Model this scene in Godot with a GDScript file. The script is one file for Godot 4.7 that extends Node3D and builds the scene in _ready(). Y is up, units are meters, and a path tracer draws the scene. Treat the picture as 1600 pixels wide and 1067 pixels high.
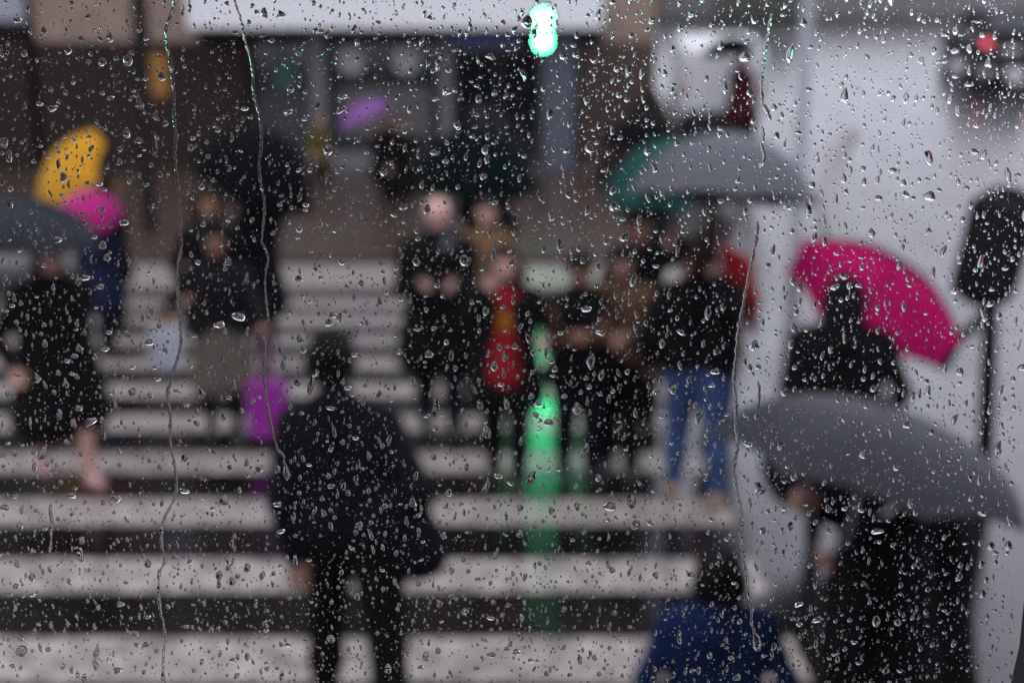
extends Node3D
# A rainy crossing seen through the wet side window of a coach. Metres, y up, the camera looks along -z.

const LEAN := 8.0            # the window leans out a little at the top
var taken := {}
var mats := {}
var pane_frame: Transform3D  # X right, Y up along the glass, Z towards the inside
var tpl := {}

# ------------------------------------------------------------------ small helpers
func numbered(called: String) -> String:
	if not taken.has(called):
		taken[called] = 0
		return called
	taken[called] += 1
	return "%s_%03d" % [called, taken[called]]

func tag(o: Node, label := "", category := "", group := "", kind := "") -> Node:
	if label != "": o.set_meta("label", label)
	if category != "": o.set_meta("category", category)
	if group != "": o.set_meta("group", group)
	if kind != "": o.set_meta("kind", kind)
	return o

func base(called: String, at := Vector3.ZERO, turn := 0.0) -> Node3D:
	var o := Node3D.new()
	o.name = numbered(called)
	add_child(o)
	o.position = at
	o.rotation.y = turn
	return o

func part(called: String, m: Mesh, material: Material, parent: Node) -> MeshInstance3D:
	var o := MeshInstance3D.new()
	o.name = numbered(called) if parent == self else called
	o.mesh = m
	o.material_override = material
	parent.add_child(o, true)
	return o

func lin(r: float, g: float, b: float) -> Color:
	return Color(r, g, b).linear_to_srgb()

func noise_tex(freq: float, lo: float, hi: float, size := 256, seed_ := 1, octaves := 4) -> NoiseTexture2D:
	var n := FastNoiseLite.new()
	n.seed = seed_
	n.noise_type = FastNoiseLite.TYPE_SIMPLEX_SMOOTH
	n.frequency = freq
	n.fractal_octaves = octaves
	var t := NoiseTexture2D.new()
	t.width = size
	t.height = size
	t.seamless = true
	t.noise = n
	var g := Gradient.new()
	g.set_color(0, Color(lo, lo, lo))
	g.set_color(1, Color(hi, hi, hi))
	t.color_ramp = g
	return t

func mat(key: String, c: Color, rough := 0.85, metal := 0.0, more := {}) -> StandardMaterial3D:
	if mats.has(key): return mats[key]
	var m := StandardMaterial3D.new()
	m.resource_name = key
	m.albedo_color = c
	m.roughness = rough
	m.metallic = metal
	for k in more: m.set(k, more[k])
	mats[key] = m
	return m

func cloth(key: String, c: Color, rough := 0.85) -> StandardMaterial3D:
	if mats.has(key): return mats[key]
	return mat(key, c, rough, 0.0, {"albedo_texture": tpl.weave, "uv1_triplanar": true, "uv1_scale": Vector3(2.5, 2.5, 2.5), "metallic_specular": 0.2})

func skin(key: String, c: Color) -> StandardMaterial3D:
	return mat(key, c, 0.5, 0.0, {"subsurf_scatter_enabled": true, "subsurf_scatter_strength": 0.12})

# ------------------------------------------------------------------ mesh builders
func mesh_of(v: PackedVector3Array, ix: PackedInt32Array, nr = null, uv = null) -> ArrayMesh:
	var n: PackedVector3Array
	if nr == null:
		n = PackedVector3Array()
		n.resize(v.size())
		for k in range(0, ix.size(), 3):
			var a := v[ix[k]]
			var f := (v[ix[k + 2]] - a).cross(v[ix[k + 1]] - a)
			n[ix[k]] += f
			n[ix[k + 1]] += f
			n[ix[k + 2]] += f
		for k in n.size(): n[k] = n[k].normalized()
	else:
		n = nr
	var arr := []
	arr.resize(Mesh.ARRAY_MAX)
	arr[Mesh.ARRAY_VERTEX] = v
	arr[Mesh.ARRAY_NORMAL] = n
	arr[Mesh.ARRAY_INDEX] = ix
	if uv != null: arr[Mesh.ARRAY_TEX_UV] = uv
	var m := ArrayMesh.new()
	m.add_surface_from_arrays(Mesh.PRIMITIVE_TRIANGLES, arr)
	return m

# a box with chamfered edges, flat shaded
func block(size: Vector3, at := Vector3.ZERO, bevel := 0.01) -> ArrayMesh:
	var st := SurfaceTool.new()
	st.begin(Mesh.PRIMITIVE_TRIANGLES)
	add_block(st, size, at, bevel)
	st.generate_normals()
	return st.commit()

func add_block(st: SurfaceTool, size: Vector3, at: Vector3, bevel := 0.01, turn := Basis.IDENTITY) -> void:
	var h := size / 2.0
	var b := minf(bevel, minf(h.x, minf(h.y, h.z)) * 0.6)
	st.set_smooth_group(-1)
	var q := func(p: Array):
		var c := Vector3.ZERO
		for w in p: c += w
		c /= p.size()
		var nn: Vector3 = (p[1] - p[0]).cross(p[2] - p[0])
		if nn.dot(c) > 0.0: p.reverse()
		for k in range(1, p.size() - 1):
			for w in [p[0], p[k], p[k + 1]]: st.add_vertex(at + turn * w)
	for ax in 3:
		var i := (ax + 1) % 3
		var j := (ax + 2) % 3
		for s in [-1.0, 1.0]:
			var p := []
			for c in [[-1, -1], [1, -1], [1, 1], [-1, 1]]:
				var w := Vector3.ZERO
				w[ax] = s * h[ax]
				w[i] = c[0] * (h[i] - b)
				w[j] = c[1] * (h[j] - b)
				p.append(w)
			q.call(p)
			for t in [-1.0, 1.0]:
				var e := []
				for u in [-1.0, 1.0]:
					var w1 := Vector3.ZERO
					w1[ax] = s * h[ax]
					w1[i] = t * (h[i] - b)
					w1[j] = u * (h[j] - b)
					e.append(w1)
				for u in [1.0, -1.0]:
					var w2 := Vector3.ZERO
					w2[ax] = s * (h[ax] - b)
					w2[i] = t * h[i]
					w2[j] = u * (h[j] - b)
					e.append(w2)
				q.call(e)
	for sx in [-1.0, 1.0]:
		for sy in [-1.0, 1.0]:
			for sz in [-1.0, 1.0]:
				q.call([Vector3(sx * h.x, sy * (h.y - b), sz * (h.z - b)), Vector3(sx * (h.x - b), sy * h.y, sz * (h.z - b)), Vector3(sx * (h.x - b), sy * (h.y - b), sz * h.z)])

# a tube along a line of points with a radius at each
func tube(pts: Array, radii: Array, sides := 10) -> ArrayMesh:
	var v := PackedVector3Array()
	var ix := PackedInt32Array()
	var side := Vector3.ZERO
	for k in pts.size():
		var d: Vector3 = (pts[mini(k + 1, pts.size() - 1)] - pts[maxi(k - 1, 0)]).normalized()
		if side == Vector3.ZERO: side = d.cross(Vector3(0.31, 0.17, 0.93)).normalized()
		side = (side - d * side.dot(d)).normalized()
		var other := d.cross(side)
		for s in sides:
			var a := TAU * s / sides
			v.append(pts[k] + (side * cos(a) + other * sin(a)) * radii[k])
	for k in pts.size() - 1:
		for s in sides:
			var a := k * sides + s
			var b := k * sides + (s + 1) % sides
			ix.append_array([a, b, a + sides, b, b + sides, a + sides])
	for e in [0, pts.size() - 1]:
		var c := v.size()
		v.append(pts[e])
		for s in sides:
			var a2: int = e * sides + s
			var b2: int = e * sides + (s + 1) % sides
			if e == 0: ix.append_array([c, b2, a2])
			else: ix.append_array([c, a2, b2])
	return mesh_of(v, ix)

# a lathe round Y: profile of (radius, height)
func lathe(profile: Array, sides := 20) -> ArrayMesh:
	var v := PackedVector3Array()
	var ix := PackedInt32Array()
	for p in profile:
		for s in sides:
			var a := TAU * s / sides
			v.append(Vector3(cos(a) * p.x, p.y, sin(a) * p.x))
	for k in profile.size() - 1:
		for s in sides:
			var a := k * sides + s
			var b := k * sides + (s + 1) % sides
			ix.append_array([a, b, a + sides, b, b + sides, a + sides])
	return mesh_of(v, ix)

func joined(list: Array) -> ArrayMesh:
	var st := SurfaceTool.new()
	st.begin(Mesh.PRIMITIVE_TRIANGLES)
	for e in list:
		if e is Array: st.append_from(e[0], 0, e[1])
		else: st.append_from(e, 0, Transform3D.IDENTITY)
	return st.commit()

# ------------------------------------------------------------------ smooth bodies: tapered bones joined on a grid
# bone = [a, b, radius at a, radius at b, label]; the result is label -> ArrayMesh
func sculpt(bones: Array, cell: float, k: float) -> Dictionary:
	var lo := Vector3.ONE * 1e9
	var hi := Vector3.ONE * -1e9
	for b in bones:
		var r: float = maxf(b[2], b[3]) + k + cell * 2.0
		lo = lo.min(b[0] - Vector3.ONE * r).min(b[1] - Vector3.ONE * r)
		hi = hi.max(b[0] + Vector3.ONE * r).max(b[1] + Vector3.ONE * r)
	var nx := int((hi.x - lo.x) / cell) + 2
	var ny := int((hi.y - lo.y) / cell) + 2
	var nz := int((hi.z - lo.z) / cell) + 2
	var sy := nx
	var sz := nx * ny
	var D := PackedFloat32Array()
	D.resize(nx * ny * nz)
	D.fill(1.0)
	var R := D.duplicate()
	var L := PackedByteArray()
	L.resize(nx * ny * nz)
	for b in bones:
		var a: Vector3 = b[0]
		var ab: Vector3 = b[1] - a
		var l2 := maxf(ab.length_squared(), 1e-8)
		var ra: float = b[2]
		var rd: float = b[3] - ra
		var lab: int = b[4]
		var m: float = maxf(b[2], b[3]) + k + cell * 1.5
		var p0 := ((a.min(b[1]) - Vector3.ONE * m - lo) / cell).floor()
		var p1 := ((a.max(b[1]) + Vector3.ONE * m - lo) / cell).ceil()
		for z in range(maxi(0, int(p0.z)), mini(nz, int(p1.z) + 1)):
			for y in range(maxi(0, int(p0.y)), mini(ny, int(p1.y) + 1)):
				for x in range(maxi(0, int(p0.x)), mini(nx, int(p1.x) + 1)):
					var p := lo + Vector3(x, y, z) * cell - a
					var t := clampf(p.dot(ab) / l2, 0.0, 1.0)
					var d := (p - ab * t).length() - ra - rd * t
					var i := x + y * sy + z * sz
					var o := D[i]
					var h := maxf(k - absf(o - d), 0.0)
					D[i] = minf(o, d) - h * h / (4.0 * k)
					if d < R[i]:
						R[i] = d
						L[i] = lab
	var id := PackedInt32Array()
	id.resize(D.size())
	id.fill(-1)
	var V := PackedVector3Array()
	var VL := PackedByteArray()
	var C := [0, 1, sy, sy + 1, sz, sz + 1, sz + sy, sz + sy + 1]
	var E := [[0, 1], [2, 3], [4, 5], [6, 7], [0, 2], [1, 3], [4, 6], [5, 7], [0, 4], [1, 5], [2, 6], [3, 7]]
	for z in nz - 1:
		for y in ny - 1:
			var row := y * sy + z * sz
			for x in nx - 1:
				var i := row + x
				var d0 := D[i]
				if d0 > cell * 2.0 or d0 < -cell * 2.0: continue
				var s := 0
				for c in 8:
					if D[i + C[c]] < 0.0: s += 1
				if s == 0 or s == 8: continue
				var sum := Vector3.ZERO
				var n := 0
				for e in E:
					var da := D[i + C[e[0]]]
					var db := D[i + C[e[1]]]
					if (da < 0.0) != (db < 0.0):
						var t2 := da / (da - db)
						var pa := Vector3(e[0] & 1, (e[0] >> 1) & 1, e[0] >> 2)
						var pb := Vector3(e[1] & 1, (e[1] >> 1) & 1, e[1] >> 2)
						sum += pa.lerp(pb, t2)
						n += 1
				id[i] = V.size()
				V.append(lo + (Vector3(x, y, z) + sum / n) * cell)
				VL.append(L[i])
	var faces := {}
	var all := PackedInt32Array()
	for z in range(1, nz - 1):
		for y in range(1, ny - 1):
			for x in range(1, nx - 1):
				var i := x + y * sy + z * sz
				if id[i] < 0: continue
				var inside := D[i] < 0.0
				for ax in 3:
					var st: int = [1, sy, sz][ax]
					if (D[i + st] < 0.0) == inside: continue
					var u: int = [sy, sz, 1][ax]
					var w: int = [sz, 1, sy][ax]
					var q := [id[i], id[i - u], id[i - u - w], id[i - w]]
					if q.min() < 0: continue
					if inside: q.reverse()
					var lab := VL[q[0]]
					if not faces.has(lab): faces[lab] = PackedInt32Array()
					var f := [q[0], q[1], q[2], q[0], q[2], q[3]]
					var got: PackedInt32Array = faces[lab]
					got.append_array(f)
					faces[lab] = got
					all.append_array(f)
	var N := PackedVector3Array()
	N.resize(V.size())
	for j in range(0, all.size(), 3):
		var g := (V[all[j + 2]] - V[all[j]]).cross(V[all[j + 1]] - V[all[j]])
		N[all[j]] += g
		N[all[j + 1]] += g
		N[all[j + 2]] += g
	var out := {}
	for lab in faces:
		var map := {}
		var v := PackedVector3Array()
		var n2 := PackedVector3Array()
		var ix := PackedInt32Array()
		for j in faces[lab]:
			if not map.has(j):
				map[j] = v.size()
				v.append(V[j])
				n2.append(N[j].normalized())
			ix.append(map[j])
		out[lab] = mesh_of(v, ix, n2)
	return out

func mirrored(bones: Array) -> Array:
	var out := []
	for b in bones: out.append([b[0] * Vector3(-1, 1, 1), b[1] * Vector3(-1, 1, 1), b[2], b[3], b[4]])
	return out

func hand_bones(grip: float) -> Array:
	var out := []
	for x in [-0.028, -0.009, 0.01, 0.028]:
		out.append([Vector3(x * 0.6, -0.005, 0), Vector3(x, -0.085, 0), 0.017, 0.013, 0])
	var lens := [0.058, 0.074, 0.08, 0.072]
	for f in 4:
		var p := Vector3([-0.031, -0.0105, 0.0105, 0.031][f], -0.088, 0)
		var a := 0.25 + grip * 0.9
		for seg in 3:
			var l: float = lens[f] * [0.45, 0.32, 0.27][seg]
			var e := p + Vector3(0, -cos(a), sin(a)) * l
			out.append([p, e, 0.0095 - seg * 0.0008, 0.0088 - seg * 0.0008, 0])
			p = e
			a += 0.2 + grip * 0.95
	var t0 := Vector3(0.03, -0.025, 0.004)
	var t1 := Vector3(0.058, -0.06, 0.016)
	var t2 := t1 + (Vector3(0.012, -0.03, 0.01) if grip < 0.5 else Vector3(-0.012, -0.016, 0.03))
	out.append([t0, t1, 0.014, 0.0105, 0])
	out.append([t1, t2, 0.0105, 0.0085, 0])
	return out

func make_templates() -> void:
	tpl.weave = noise_tex(0.06, 0.72, 1.0, 128, 5)
	tpl.hand_relaxed_l = sculpt(mirrored(hand_bones(0.12)), 0.0052, 0.006)[0]
	tpl.hand_relaxed_r = sculpt(hand_bones(0.12), 0.0052, 0.006)[0]
	tpl.hand_grip_l = sculpt(mirrored(hand_bones(1.0)), 0.0052, 0.006)[0]
	tpl.hand_grip_r = sculpt(hand_bones(1.0), 0.0052, 0.006)[0]
	var head := [
		[Vector3(0, 0.03, -0.022), Vector3(0, 0.025, 0.012), 0.087, 0.084, 0],
		[Vector3(0, -0.01, 0.025), Vector3(0, -0.058, 0.036), 0.066, 0.052, 0],
		[Vector3(-0.02, -0.082, 0.052), Vector3(0.02, -0.082, 0.052), 0.026, 0.026, 0],
		[Vector3(0, 0.012, 0.092), Vector3(0, -0.026, 0.108), 0.008, 0.0125, 0],
		[Vector3(-0.042, 0.026, 0.074), Vector3(0.042, 0.026, 0.074), 0.016, 0.016, 0],
		[Vector3(-0.04, -0.025, 0.062), Vector3(-0.02, -0.05, 0.07), 0.024, 0.02, 0],
		[Vector3(0.04, -0.025, 0.062), Vector3(0.02, -0.05, 0.07), 0.024, 0.02, 0],
		[Vector3(-0.086, 0.008, -0.012), Vector3(-0.083, -0.03, -0.004), 0.014, 0.009, 0],
		[Vector3(0.086, 0.008, -0.012), Vector3(0.083, -0.03, -0.004), 0.014, 0.009, 0],
		[Vector3(0, -0.06, -0.02), Vector3(0, -0.17, -0.03), 0.054, 0.06, 0]]
	tpl.head = sculpt(head, 0.008, 0.014)[0]
	var eye := SphereMesh.new()
	eye.radius = 0.0115
	eye.height = 0.023
	eye.radial_segments = 12
	eye.rings = 6
	tpl.eye = joined([eye])
	tpl.mouth = sculpt([[Vector3(-0.022, -0.054, 0.083), Vector3(0, -0.053, 0.091), 0.006, 0.0085, 0], [Vector3(0.022, -0.054, 0.083), Vector3(0, -0.053, 0.091), 0.006, 0.0085, 0]], 0.004, 0.006)[0]
	var short := [
		[Vector3(0, 0.05, -0.042), Vector3(0, 0.052, -0.008), 0.092, 0.088, 0],
		[Vector3(-0.05, 0.0, -0.05), Vector3(0.05, 0.0, -0.05), 0.058, 0.058, 0],
		[Vector3(-0.03, -0.055, -0.055), Vector3(0.03, -0.055, -0.055), 0.04, 0.04, 0],
		[Vector3(-0.06, 0.075, 0.05), Vector3(0.05, 0.09, 0.05), 0.024, 0.03, 0]]
	tpl.hair_short = sculpt(short, 0.011, 0.02)[0]
	var long := short.duplicate()
	for s in [-1.0, 1.0]:
		long.append([Vector3(0.075 * s, 0.03, -0.02), Vector3(0.088 * s, -0.17, -0.015), 0.034, 0.036, 0])
		long.append([Vector3(0.05 * s, -0.03, -0.07), Vector3(0.055 * s, -0.22, -0.075), 0.05, 0.045, 0])
	long.append([Vector3(0, -0.03, -0.08), Vector3(0, -0.24, -0.09), 0.055, 0.045, 0])
	tpl.hair_long = sculpt(long, 0.012, 0.03)[0]
	var big := []
	for p in [[0, 0.08, -0.03, 0.11], [-0.075, 0.04, -0.03, 0.085], [0.075, 0.04, -0.03, 0.085], [-0.09, -0.05, -0.03, 0.07], [0.09, -0.05, -0.03, 0.07], [0, -0.03, -0.08, 0.1], [0.04, 0.12, 0.02, 0.06], [-0.05, 0.11, 0.02, 0.055]]:
		big.append([Vector3(p[0], p[1], p[2]), Vector3(p[0], p[1] - 0.01, p[2]), p[3], p[3], 0])
	tpl.hair_bushy = sculpt(big, 0.013, 0.03)[0]

func placed_on(axis_y: Vector3, at: Vector3, scale_ := 1.0, hint := Vector3(0, 0, 1)) -> Transform3D:
	var y := axis_y.normalized()
	var z := (hint - y * hint.dot(y))
	if z.length() < 0.05: z = Vector3(1, 0, 0) - y * y.x
	z = z.normalized()
	return Transform3D(Basis(y.cross(z), y, z) * scale_, at)

# A figure that faces +z before it is turned. Labels: 0 skin, 1 coat, 2 lower garment, 3 shoes, 4.. extras.
# s: h, yaw, girth, coat (hem height), lower ("trousers" / "skirt" / "bare"), stride, lean, hand_l / hand_r as world points (or relaxed), hair, colours
func person(at: Vector3, s: Dictionary, label: String) -> Node3D:
	var root := base("person", at, s.yaw)
	tag(root, label, "person", "people out in the rain")
	var k: float = s.h / 1.75
	var w: float = s.get("girth", 1.0)
	var lean: Vector3 = s.get("lean", Vector3.ZERO)          # how far the shoulders are shifted from the hips
	var stride: float = s.get("stride", 0.06)
	var hem: float = s.get("coat", 0.8)
	var up := func(p: Vector3) -> Vector3:
		return p + lean * clampf((p.y - 0.9) / 0.55, 0.0, 1.4)
	var b := []
	for x in [-1.0, 1.0]:
		b.append([up.call(Vector3(0.075 * x * w, 1.0, 0)), up.call(Vector3(0.1 * x * w, 1.32, 0.0)), 0.115 * w, 0.115 * w, 1])
		b.append([up.call(Vector3(0.06 * x * w, 1.12, 0.025)), up.call(Vector3(0.07 * x * w, 1.3, 0.035)), 0.105 * w, 0.1 * w, 1])
		b.append([up.call(Vector3(0.1 * x * w, 1.33, -0.01)), up.call(Vector3(0.18 * x * w, 1.385, -0.01)), 0.09, 0.07, 1])
		var low := minf(hem, 0.94)
		b.append([Vector3(0.08 * x * w, 0.96, 0), Vector3(0.1 * x * w, low + 0.12, 0), 0.125 * w, 0.125 * w + (0.94 - low) * s.get("flare", 0.12), 1])
	for x in [-1.0, 1.0]: b.append([up.call(Vector3(0.03 * x, 1.47, -0.02)), up.call(Vector3(0.15 * x * w, 1.41, -0.015)), 0.055, 0.06, 1])
	b.append([up.call(Vector3(0, 1.4, -0.015)), up.call(Vector3(0, 1.515, -0.025)), 0.085, 0.064, 1])
	var lower: String = s.get("lower", "trousers")
	var leg_label: int = s.get("leg", 0 if lower != "trousers" else 2)
	var stance: float = s.get("stance", 1.0)
	for x in [-1.0, 1.0]:
		var st: float = stride * x * s.get("lead", 1.0)
		var hip := Vector3(0.088 * x, 0.9, 0)
		var knee := Vector3(0.098 * x * lerpf(1.0, stance, 0.6), 0.49, st * 0.55 + 0.025)
		var ankle := Vector3(0.1 * x * stance, 0.085 + maxf(0.0, -st) * 0.18, st)
		var thick := 1.32 if lower == "trousers" else 0.92
		b.append([hip, knee, 0.09 * w * thick, 0.058 * thick, leg_label])
		b.append([knee, knee.lerp(ankle, 0.45) + Vector3(0, 0, -0.015), 0.058 * thick, 0.056 * thick, leg_label])
		b.append([knee.lerp(ankle, 0.45) + Vector3(0, 0, -0.015), ankle, 0.056 * thick, 0.041 * thick, leg_label])
		b.append([ankle + Vector3(0, -0.035, -0.03), ankle + Vector3(0.012 * x, -0.043, 0.15), 0.045, 0.036, 3])
	if lower == "skirt":
		for x in [-1.0, 1.0]:
			b.append([Vector3(0.075 * x, 0.9, 0), Vector3(0.1 * x, s.get("skirt", 0.55), 0.01), 0.125, 0.135, 2])
	var hands := []
	for side in [1.0, -1.0]:
		var sh: Vector3 = up.call(Vector3(0.19 * side * w, 1.365, -0.01))
		var key := "hand_l" if side > 0 else "hand_r"
		var t: Vector3 = up.call(Vector3(0.195 * side * w + 0.075 * side, 0.9, 0.06))
		var held := false
		if s.has(key):
			t = (Basis(Vector3.UP, -s.yaw) * (s[key] - at)) / k
			held = s.get("grip", true)
		var l1 := 0.29
		var l2 := 0.25
		var d := t - sh
		if d.length() > l1 + l2 - 0.01: d = d.normalized() * (l1 + l2 - 0.01)
		t = sh + d
		var dl := d.length()
		var ca := (l1 * l1 + dl * dl - l2 * l2) / (2.0 * l1 * dl)
		var pole := (Vector3(0.55 * side, -0.75, -0.5) - d.normalized() * Vector3(0.55 * side, -0.75, -0.5).dot(d.normalized())).normalized()
		var el := sh + d.normalized() * l1 * ca + pole * l1 * sqrt(maxf(0.0, 1.0 - ca * ca))
		var sleeve: int = s.get("sleeve", 1)
		b.append([sh, el, 0.069, 0.056, sleeve])
		b.append([el, el.lerp(t, 0.92), 0.056, 0.043, sleeve])
		b.append([el.lerp(t, 0.9), t, 0.028, 0.026, 0])
		hands.append([(el - t).normalized(), t, ("hand_grip_" if held else "hand_relaxed_") + ("l" if side > 0 else "r")])
	for e in s.get("extra", []):
		b.append([up.call(e[0]), up.call(e[1]), e[2], e[3], e[4]])
	for e in b:
		e[0] *= k
		e[1] *= k
		e[2] *= k
		e[3] *= k
	var got := sculpt(b, 0.021, 0.035)
	var head_at: Vector3 = up.call(Vector3(0, 1.635, 0.01)) * k
	var hs: float = s.get("head", 1.0) * (0.4 + 0.6 * k)
	head_at.y -= s.get("sink", 0.0)
	var ht := Transform3D(Basis.from_euler(Vector3(s.get("nod", 0.05), s.get("look", 0.0), 0)) * hs, head_at)
	var bits := [[tpl.head, ht]]
	for hnd in hands: bits.append([tpl[hnd[2]], placed_on(hnd[0], hnd[1] * k, k)])
	if got.has(0): bits.append(got[0])
	part("body", joined(bits), s.skin, root)
	for side in [-1.0, 1.0]:
		part("eye", tpl.eye, mat("eye", lin(0.03, 0.025, 0.02), 0.2), root).transform = ht * Transform3D(Basis.IDENTITY, Vector3(0.032 * side, 0.004, 0.082))
	part("mouth", joined([[tpl.mouth, ht]]), mat("lips", lin(0.28, 0.1, 0.09), 0.5), root)
	if s.has("hair"): part("hair", joined([[tpl["hair_" + s.hair], ht]]), s.hair_mat, root)
	for lab in s.parts:
		if got.has(lab): part(s.parts[lab][0], got[lab], s.parts[lab][1], root)
	return root

# ------------------------------------------------------------------ umbrellas
# apex: the top of the canopy; axis points from the handle to the apex
func umbrella(apex: Vector3, axis: Vector3, radius: float, depth: float, shaft: float, cover: Array, label: String, spin := 0.0) -> Node3D:
	var root := base("umbrella")
	root.transform = placed_on(axis, apex) * Transform3D(Basis(Vector3.UP, spin), Vector3.ZERO)
	tag(root, label, "umbrella", "umbrellas held over the crossing")
	var gores := 8
	var rings := 7
	var inner := 6
	for g in gores:
		var v := PackedVector3Array()
		var ix := PackedInt32Array()
		for lay in 2:
			for r in rings + 1:
				var t := float(r) / rings
				for j in inner + 1:
					var u := float(j) / inner
					var a := TAU * (g + u) / gores
					var sag := 1.0 - 0.1 * sin(PI * u) * t          # cloth pulled straight between the ribs
					var rr := radius * sin(t * 1.18) / sin(1.18) * sag
					var y := -depth * (1.0 - cos(t * 1.18)) / (1.0 - cos(1.18)) - lay * 0.0035 - (0.045 * sin(PI * u) * -t * t * radius)
					v.append(Vector3(cos(a) * rr, y, sin(a) * rr))
		var per := (rings + 1) * (inner + 1)
		for lay in 2:
			for r in rings:
				for j in inner:
					var p := lay * per + r * (inner + 1) + j
					var q := p + inner + 1
					if lay == 0: ix.append_array([p, p + 1, q, p + 1, q + 1, q])
					else: ix.append_array([p, q, p + 1, p + 1, q, q + 1])
		for j in inner:
			var p2 := rings * (inner + 1) + j
			ix.append_array([p2, p2 + 1, p2 + per, p2 + 1, p2 + 1 + per, p2 + per])
		var canopy := part("canopy_panel", mesh_of(v, ix), cover[g % cover.size()], root)
	var steel := mat("umbrella_steel", lin(0.25, 0.25, 0.27), 0.35, 0.9)
	var black := mat("umbrella_handle", lin(0.015, 0.015, 0.016), 0.4)
	for g in gores:
		var a := TAU * g / gores
		var pts := []
		var rad := []
		for r in 6:
			var t := float(r) / 5.0
			pts.append(Vector3(cos(a) * radius * sin(t * 1.18) / sin(1.18), -depth * (1.0 - cos(t * 1.18)) / (1.0 - cos(1.18)) - 0.008, sin(a) * radius * sin(t * 1.18) / sin(1.18)))
			rad.append(0.0025)
		var rib := part("rib", tube(pts, rad, 5), steel, root)
		part("strut", tube([pts[2] + Vector3(0, -0.002, 0), Vector3(cos(a) * 0.012, -depth * 0.9, sin(a) * 0.012)], [0.002, 0.002], 5), steel, rib)
	part("shaft", tube([Vector3(0, 0.0, 0), Vector3(0, -shaft, 0)], [0.006, 0.006], 8), steel, root)
	part("tip", tube([Vector3(0, -0.004, 0), Vector3(0, 0.012, 0), Vector3(0, 0.055, 0)], [0.016, 0.008, 0.004], 8), black, root)
	var hook := []
	var hr := []
	for j in 9:
		var a2 := PI * j / 8.0
		hook.append(Vector3(0.035 - cos(a2) * 0.035, -shaft - 0.07 - sin(a2) * 0.04, 0))
		hr.append(0.011)
	hook.push_front(Vector3(0, -shaft + 0.04, 0))
	hr.push_front(0.011)
	part("handle", tube(hook, hr, 8), black, root)
	return root

# ------------------------------------------------------------------ water on the glass
# one drop lying on the plane z = 0 and bulging to -z (outside); returns vertices, normals, indices
func drop_shape(rng: RandomNumberGenerator, rx: float, ry: float, odd: float, sides: int, rings: int) -> Array:
	var amp := []
	var ph := []
	for k in 4:
		amp.append(odd * rng.randf_range(0.2, 1.0) * [0.16, 0.15, 0.09, 0.06][k])
		ph.append(rng.randf() * TAU)
	var bend := rng.randf_range(-1.0, 1.0) * odd * 0.55
	var taper := rng.randf_range(-0.5, 0.25) * odd - 0.1 * odd
	var tilt := rng.randf_range(-0.5, 0.5) * odd
	var high := rx * rng.randf_range(0.36, 0.56)
	var v := PackedVector3Array()
	var n := PackedVector3Array()
	var ix := PackedInt32Array()
	var c0 := Vector2(0, -0.12)
	var bump := rng.randf_range(0.0, 0.3) * odd
	var bph := rng.randf() * TAU
	var pw := rng.randf_range(1.9, 3.0)
	var where := func(q: Vector2) -> Vector2:
		var x := q.x * (1.0 + taper * q.y) + bend * (q.y * q.y - 0.3)
		var p := Vector2(x * rx, q.y * ry)
		return p.rotated(tilt)
	v.append(Vector3.ZERO)
	for r in range(1, rings + 1):
		var t := sin(PI / 2.0 * r / rings) if rings > 2 else float(r) / rings
		for s in sides:
			var a := TAU * s / sides
			var out := 1.0
			for k in 4: out += amp[k] * cos((k + 2) * a + ph[k])
			var q: Vector2 = c0.lerp(Vector2(cos(a), sin(a)) * out, t)
			var p: Vector2 = where.call(q)
			var z := high * (1.0 - pow(t, pw)) * (1.0 + bump * sin(2.0 * a + bph) * t * 2.0) * (1.0 - 0.18 * sin(a) * t)
			v.append(Vector3(p.x, p.y, -z))
	var pc: Vector2 = where.call(c0)
	v[0] = Vector3(pc.x, pc.y, -high)
	# seen from outside (-z) the cap is the front
	for s in sides:
		ix.append_array([0, 1 + (s + 1) % sides, 1 + s])
	for r in rings - 1:
		for s in sides:
			var a3 := 1 + r * sides + s
			var b3 := 1 + r * sides + (s + 1) % sides
			ix.append_array([a3, b3, a3 + sides, b3, b3 + sides, a3 + sides])
	n.resize(v.size())
	for j in range(0, ix.size(), 3):
		var g := (v[ix[j + 2]] - v[ix[j]]).cross(v[ix[j + 1]] - v[ix[j]])
		n[ix[j]] += g
		n[ix[j + 1]] += g
		n[ix[j + 2]] += g
	if n[0].z > 0.0:                              # turn the whole cap round
		for j in range(0, ix.size(), 3):
			var sw := ix[j + 1]
			ix[j + 1] = ix[j + 2]
			ix[j + 2] = sw
		for j in n.size(): n[j] = -n[j]
	for j in n.size(): n[j] = n[j].normalized()
	# flat back on the glass
	var m := v.size()
	v.append(Vector3(pc.x, pc.y, 0))
	n.append(Vector3(0, 0, 1))
	for s in sides:
		var e := v[1 + (rings - 1) * sides + s]
		v.append(Vector3(e.x, e.y, 0))
		n.append(Vector3(0, 0, 1))
	for s in sides:
		var b := m + 1 + s
		var c := m + 1 + (s + 1) % sides
		if (v[c] - v[m]).cross(v[b] - v[m]).z > 0.0: ix.append_array([m, b, c])
		else: ix.append_array([m, c, b])
	return [v, n, ix]

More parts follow.
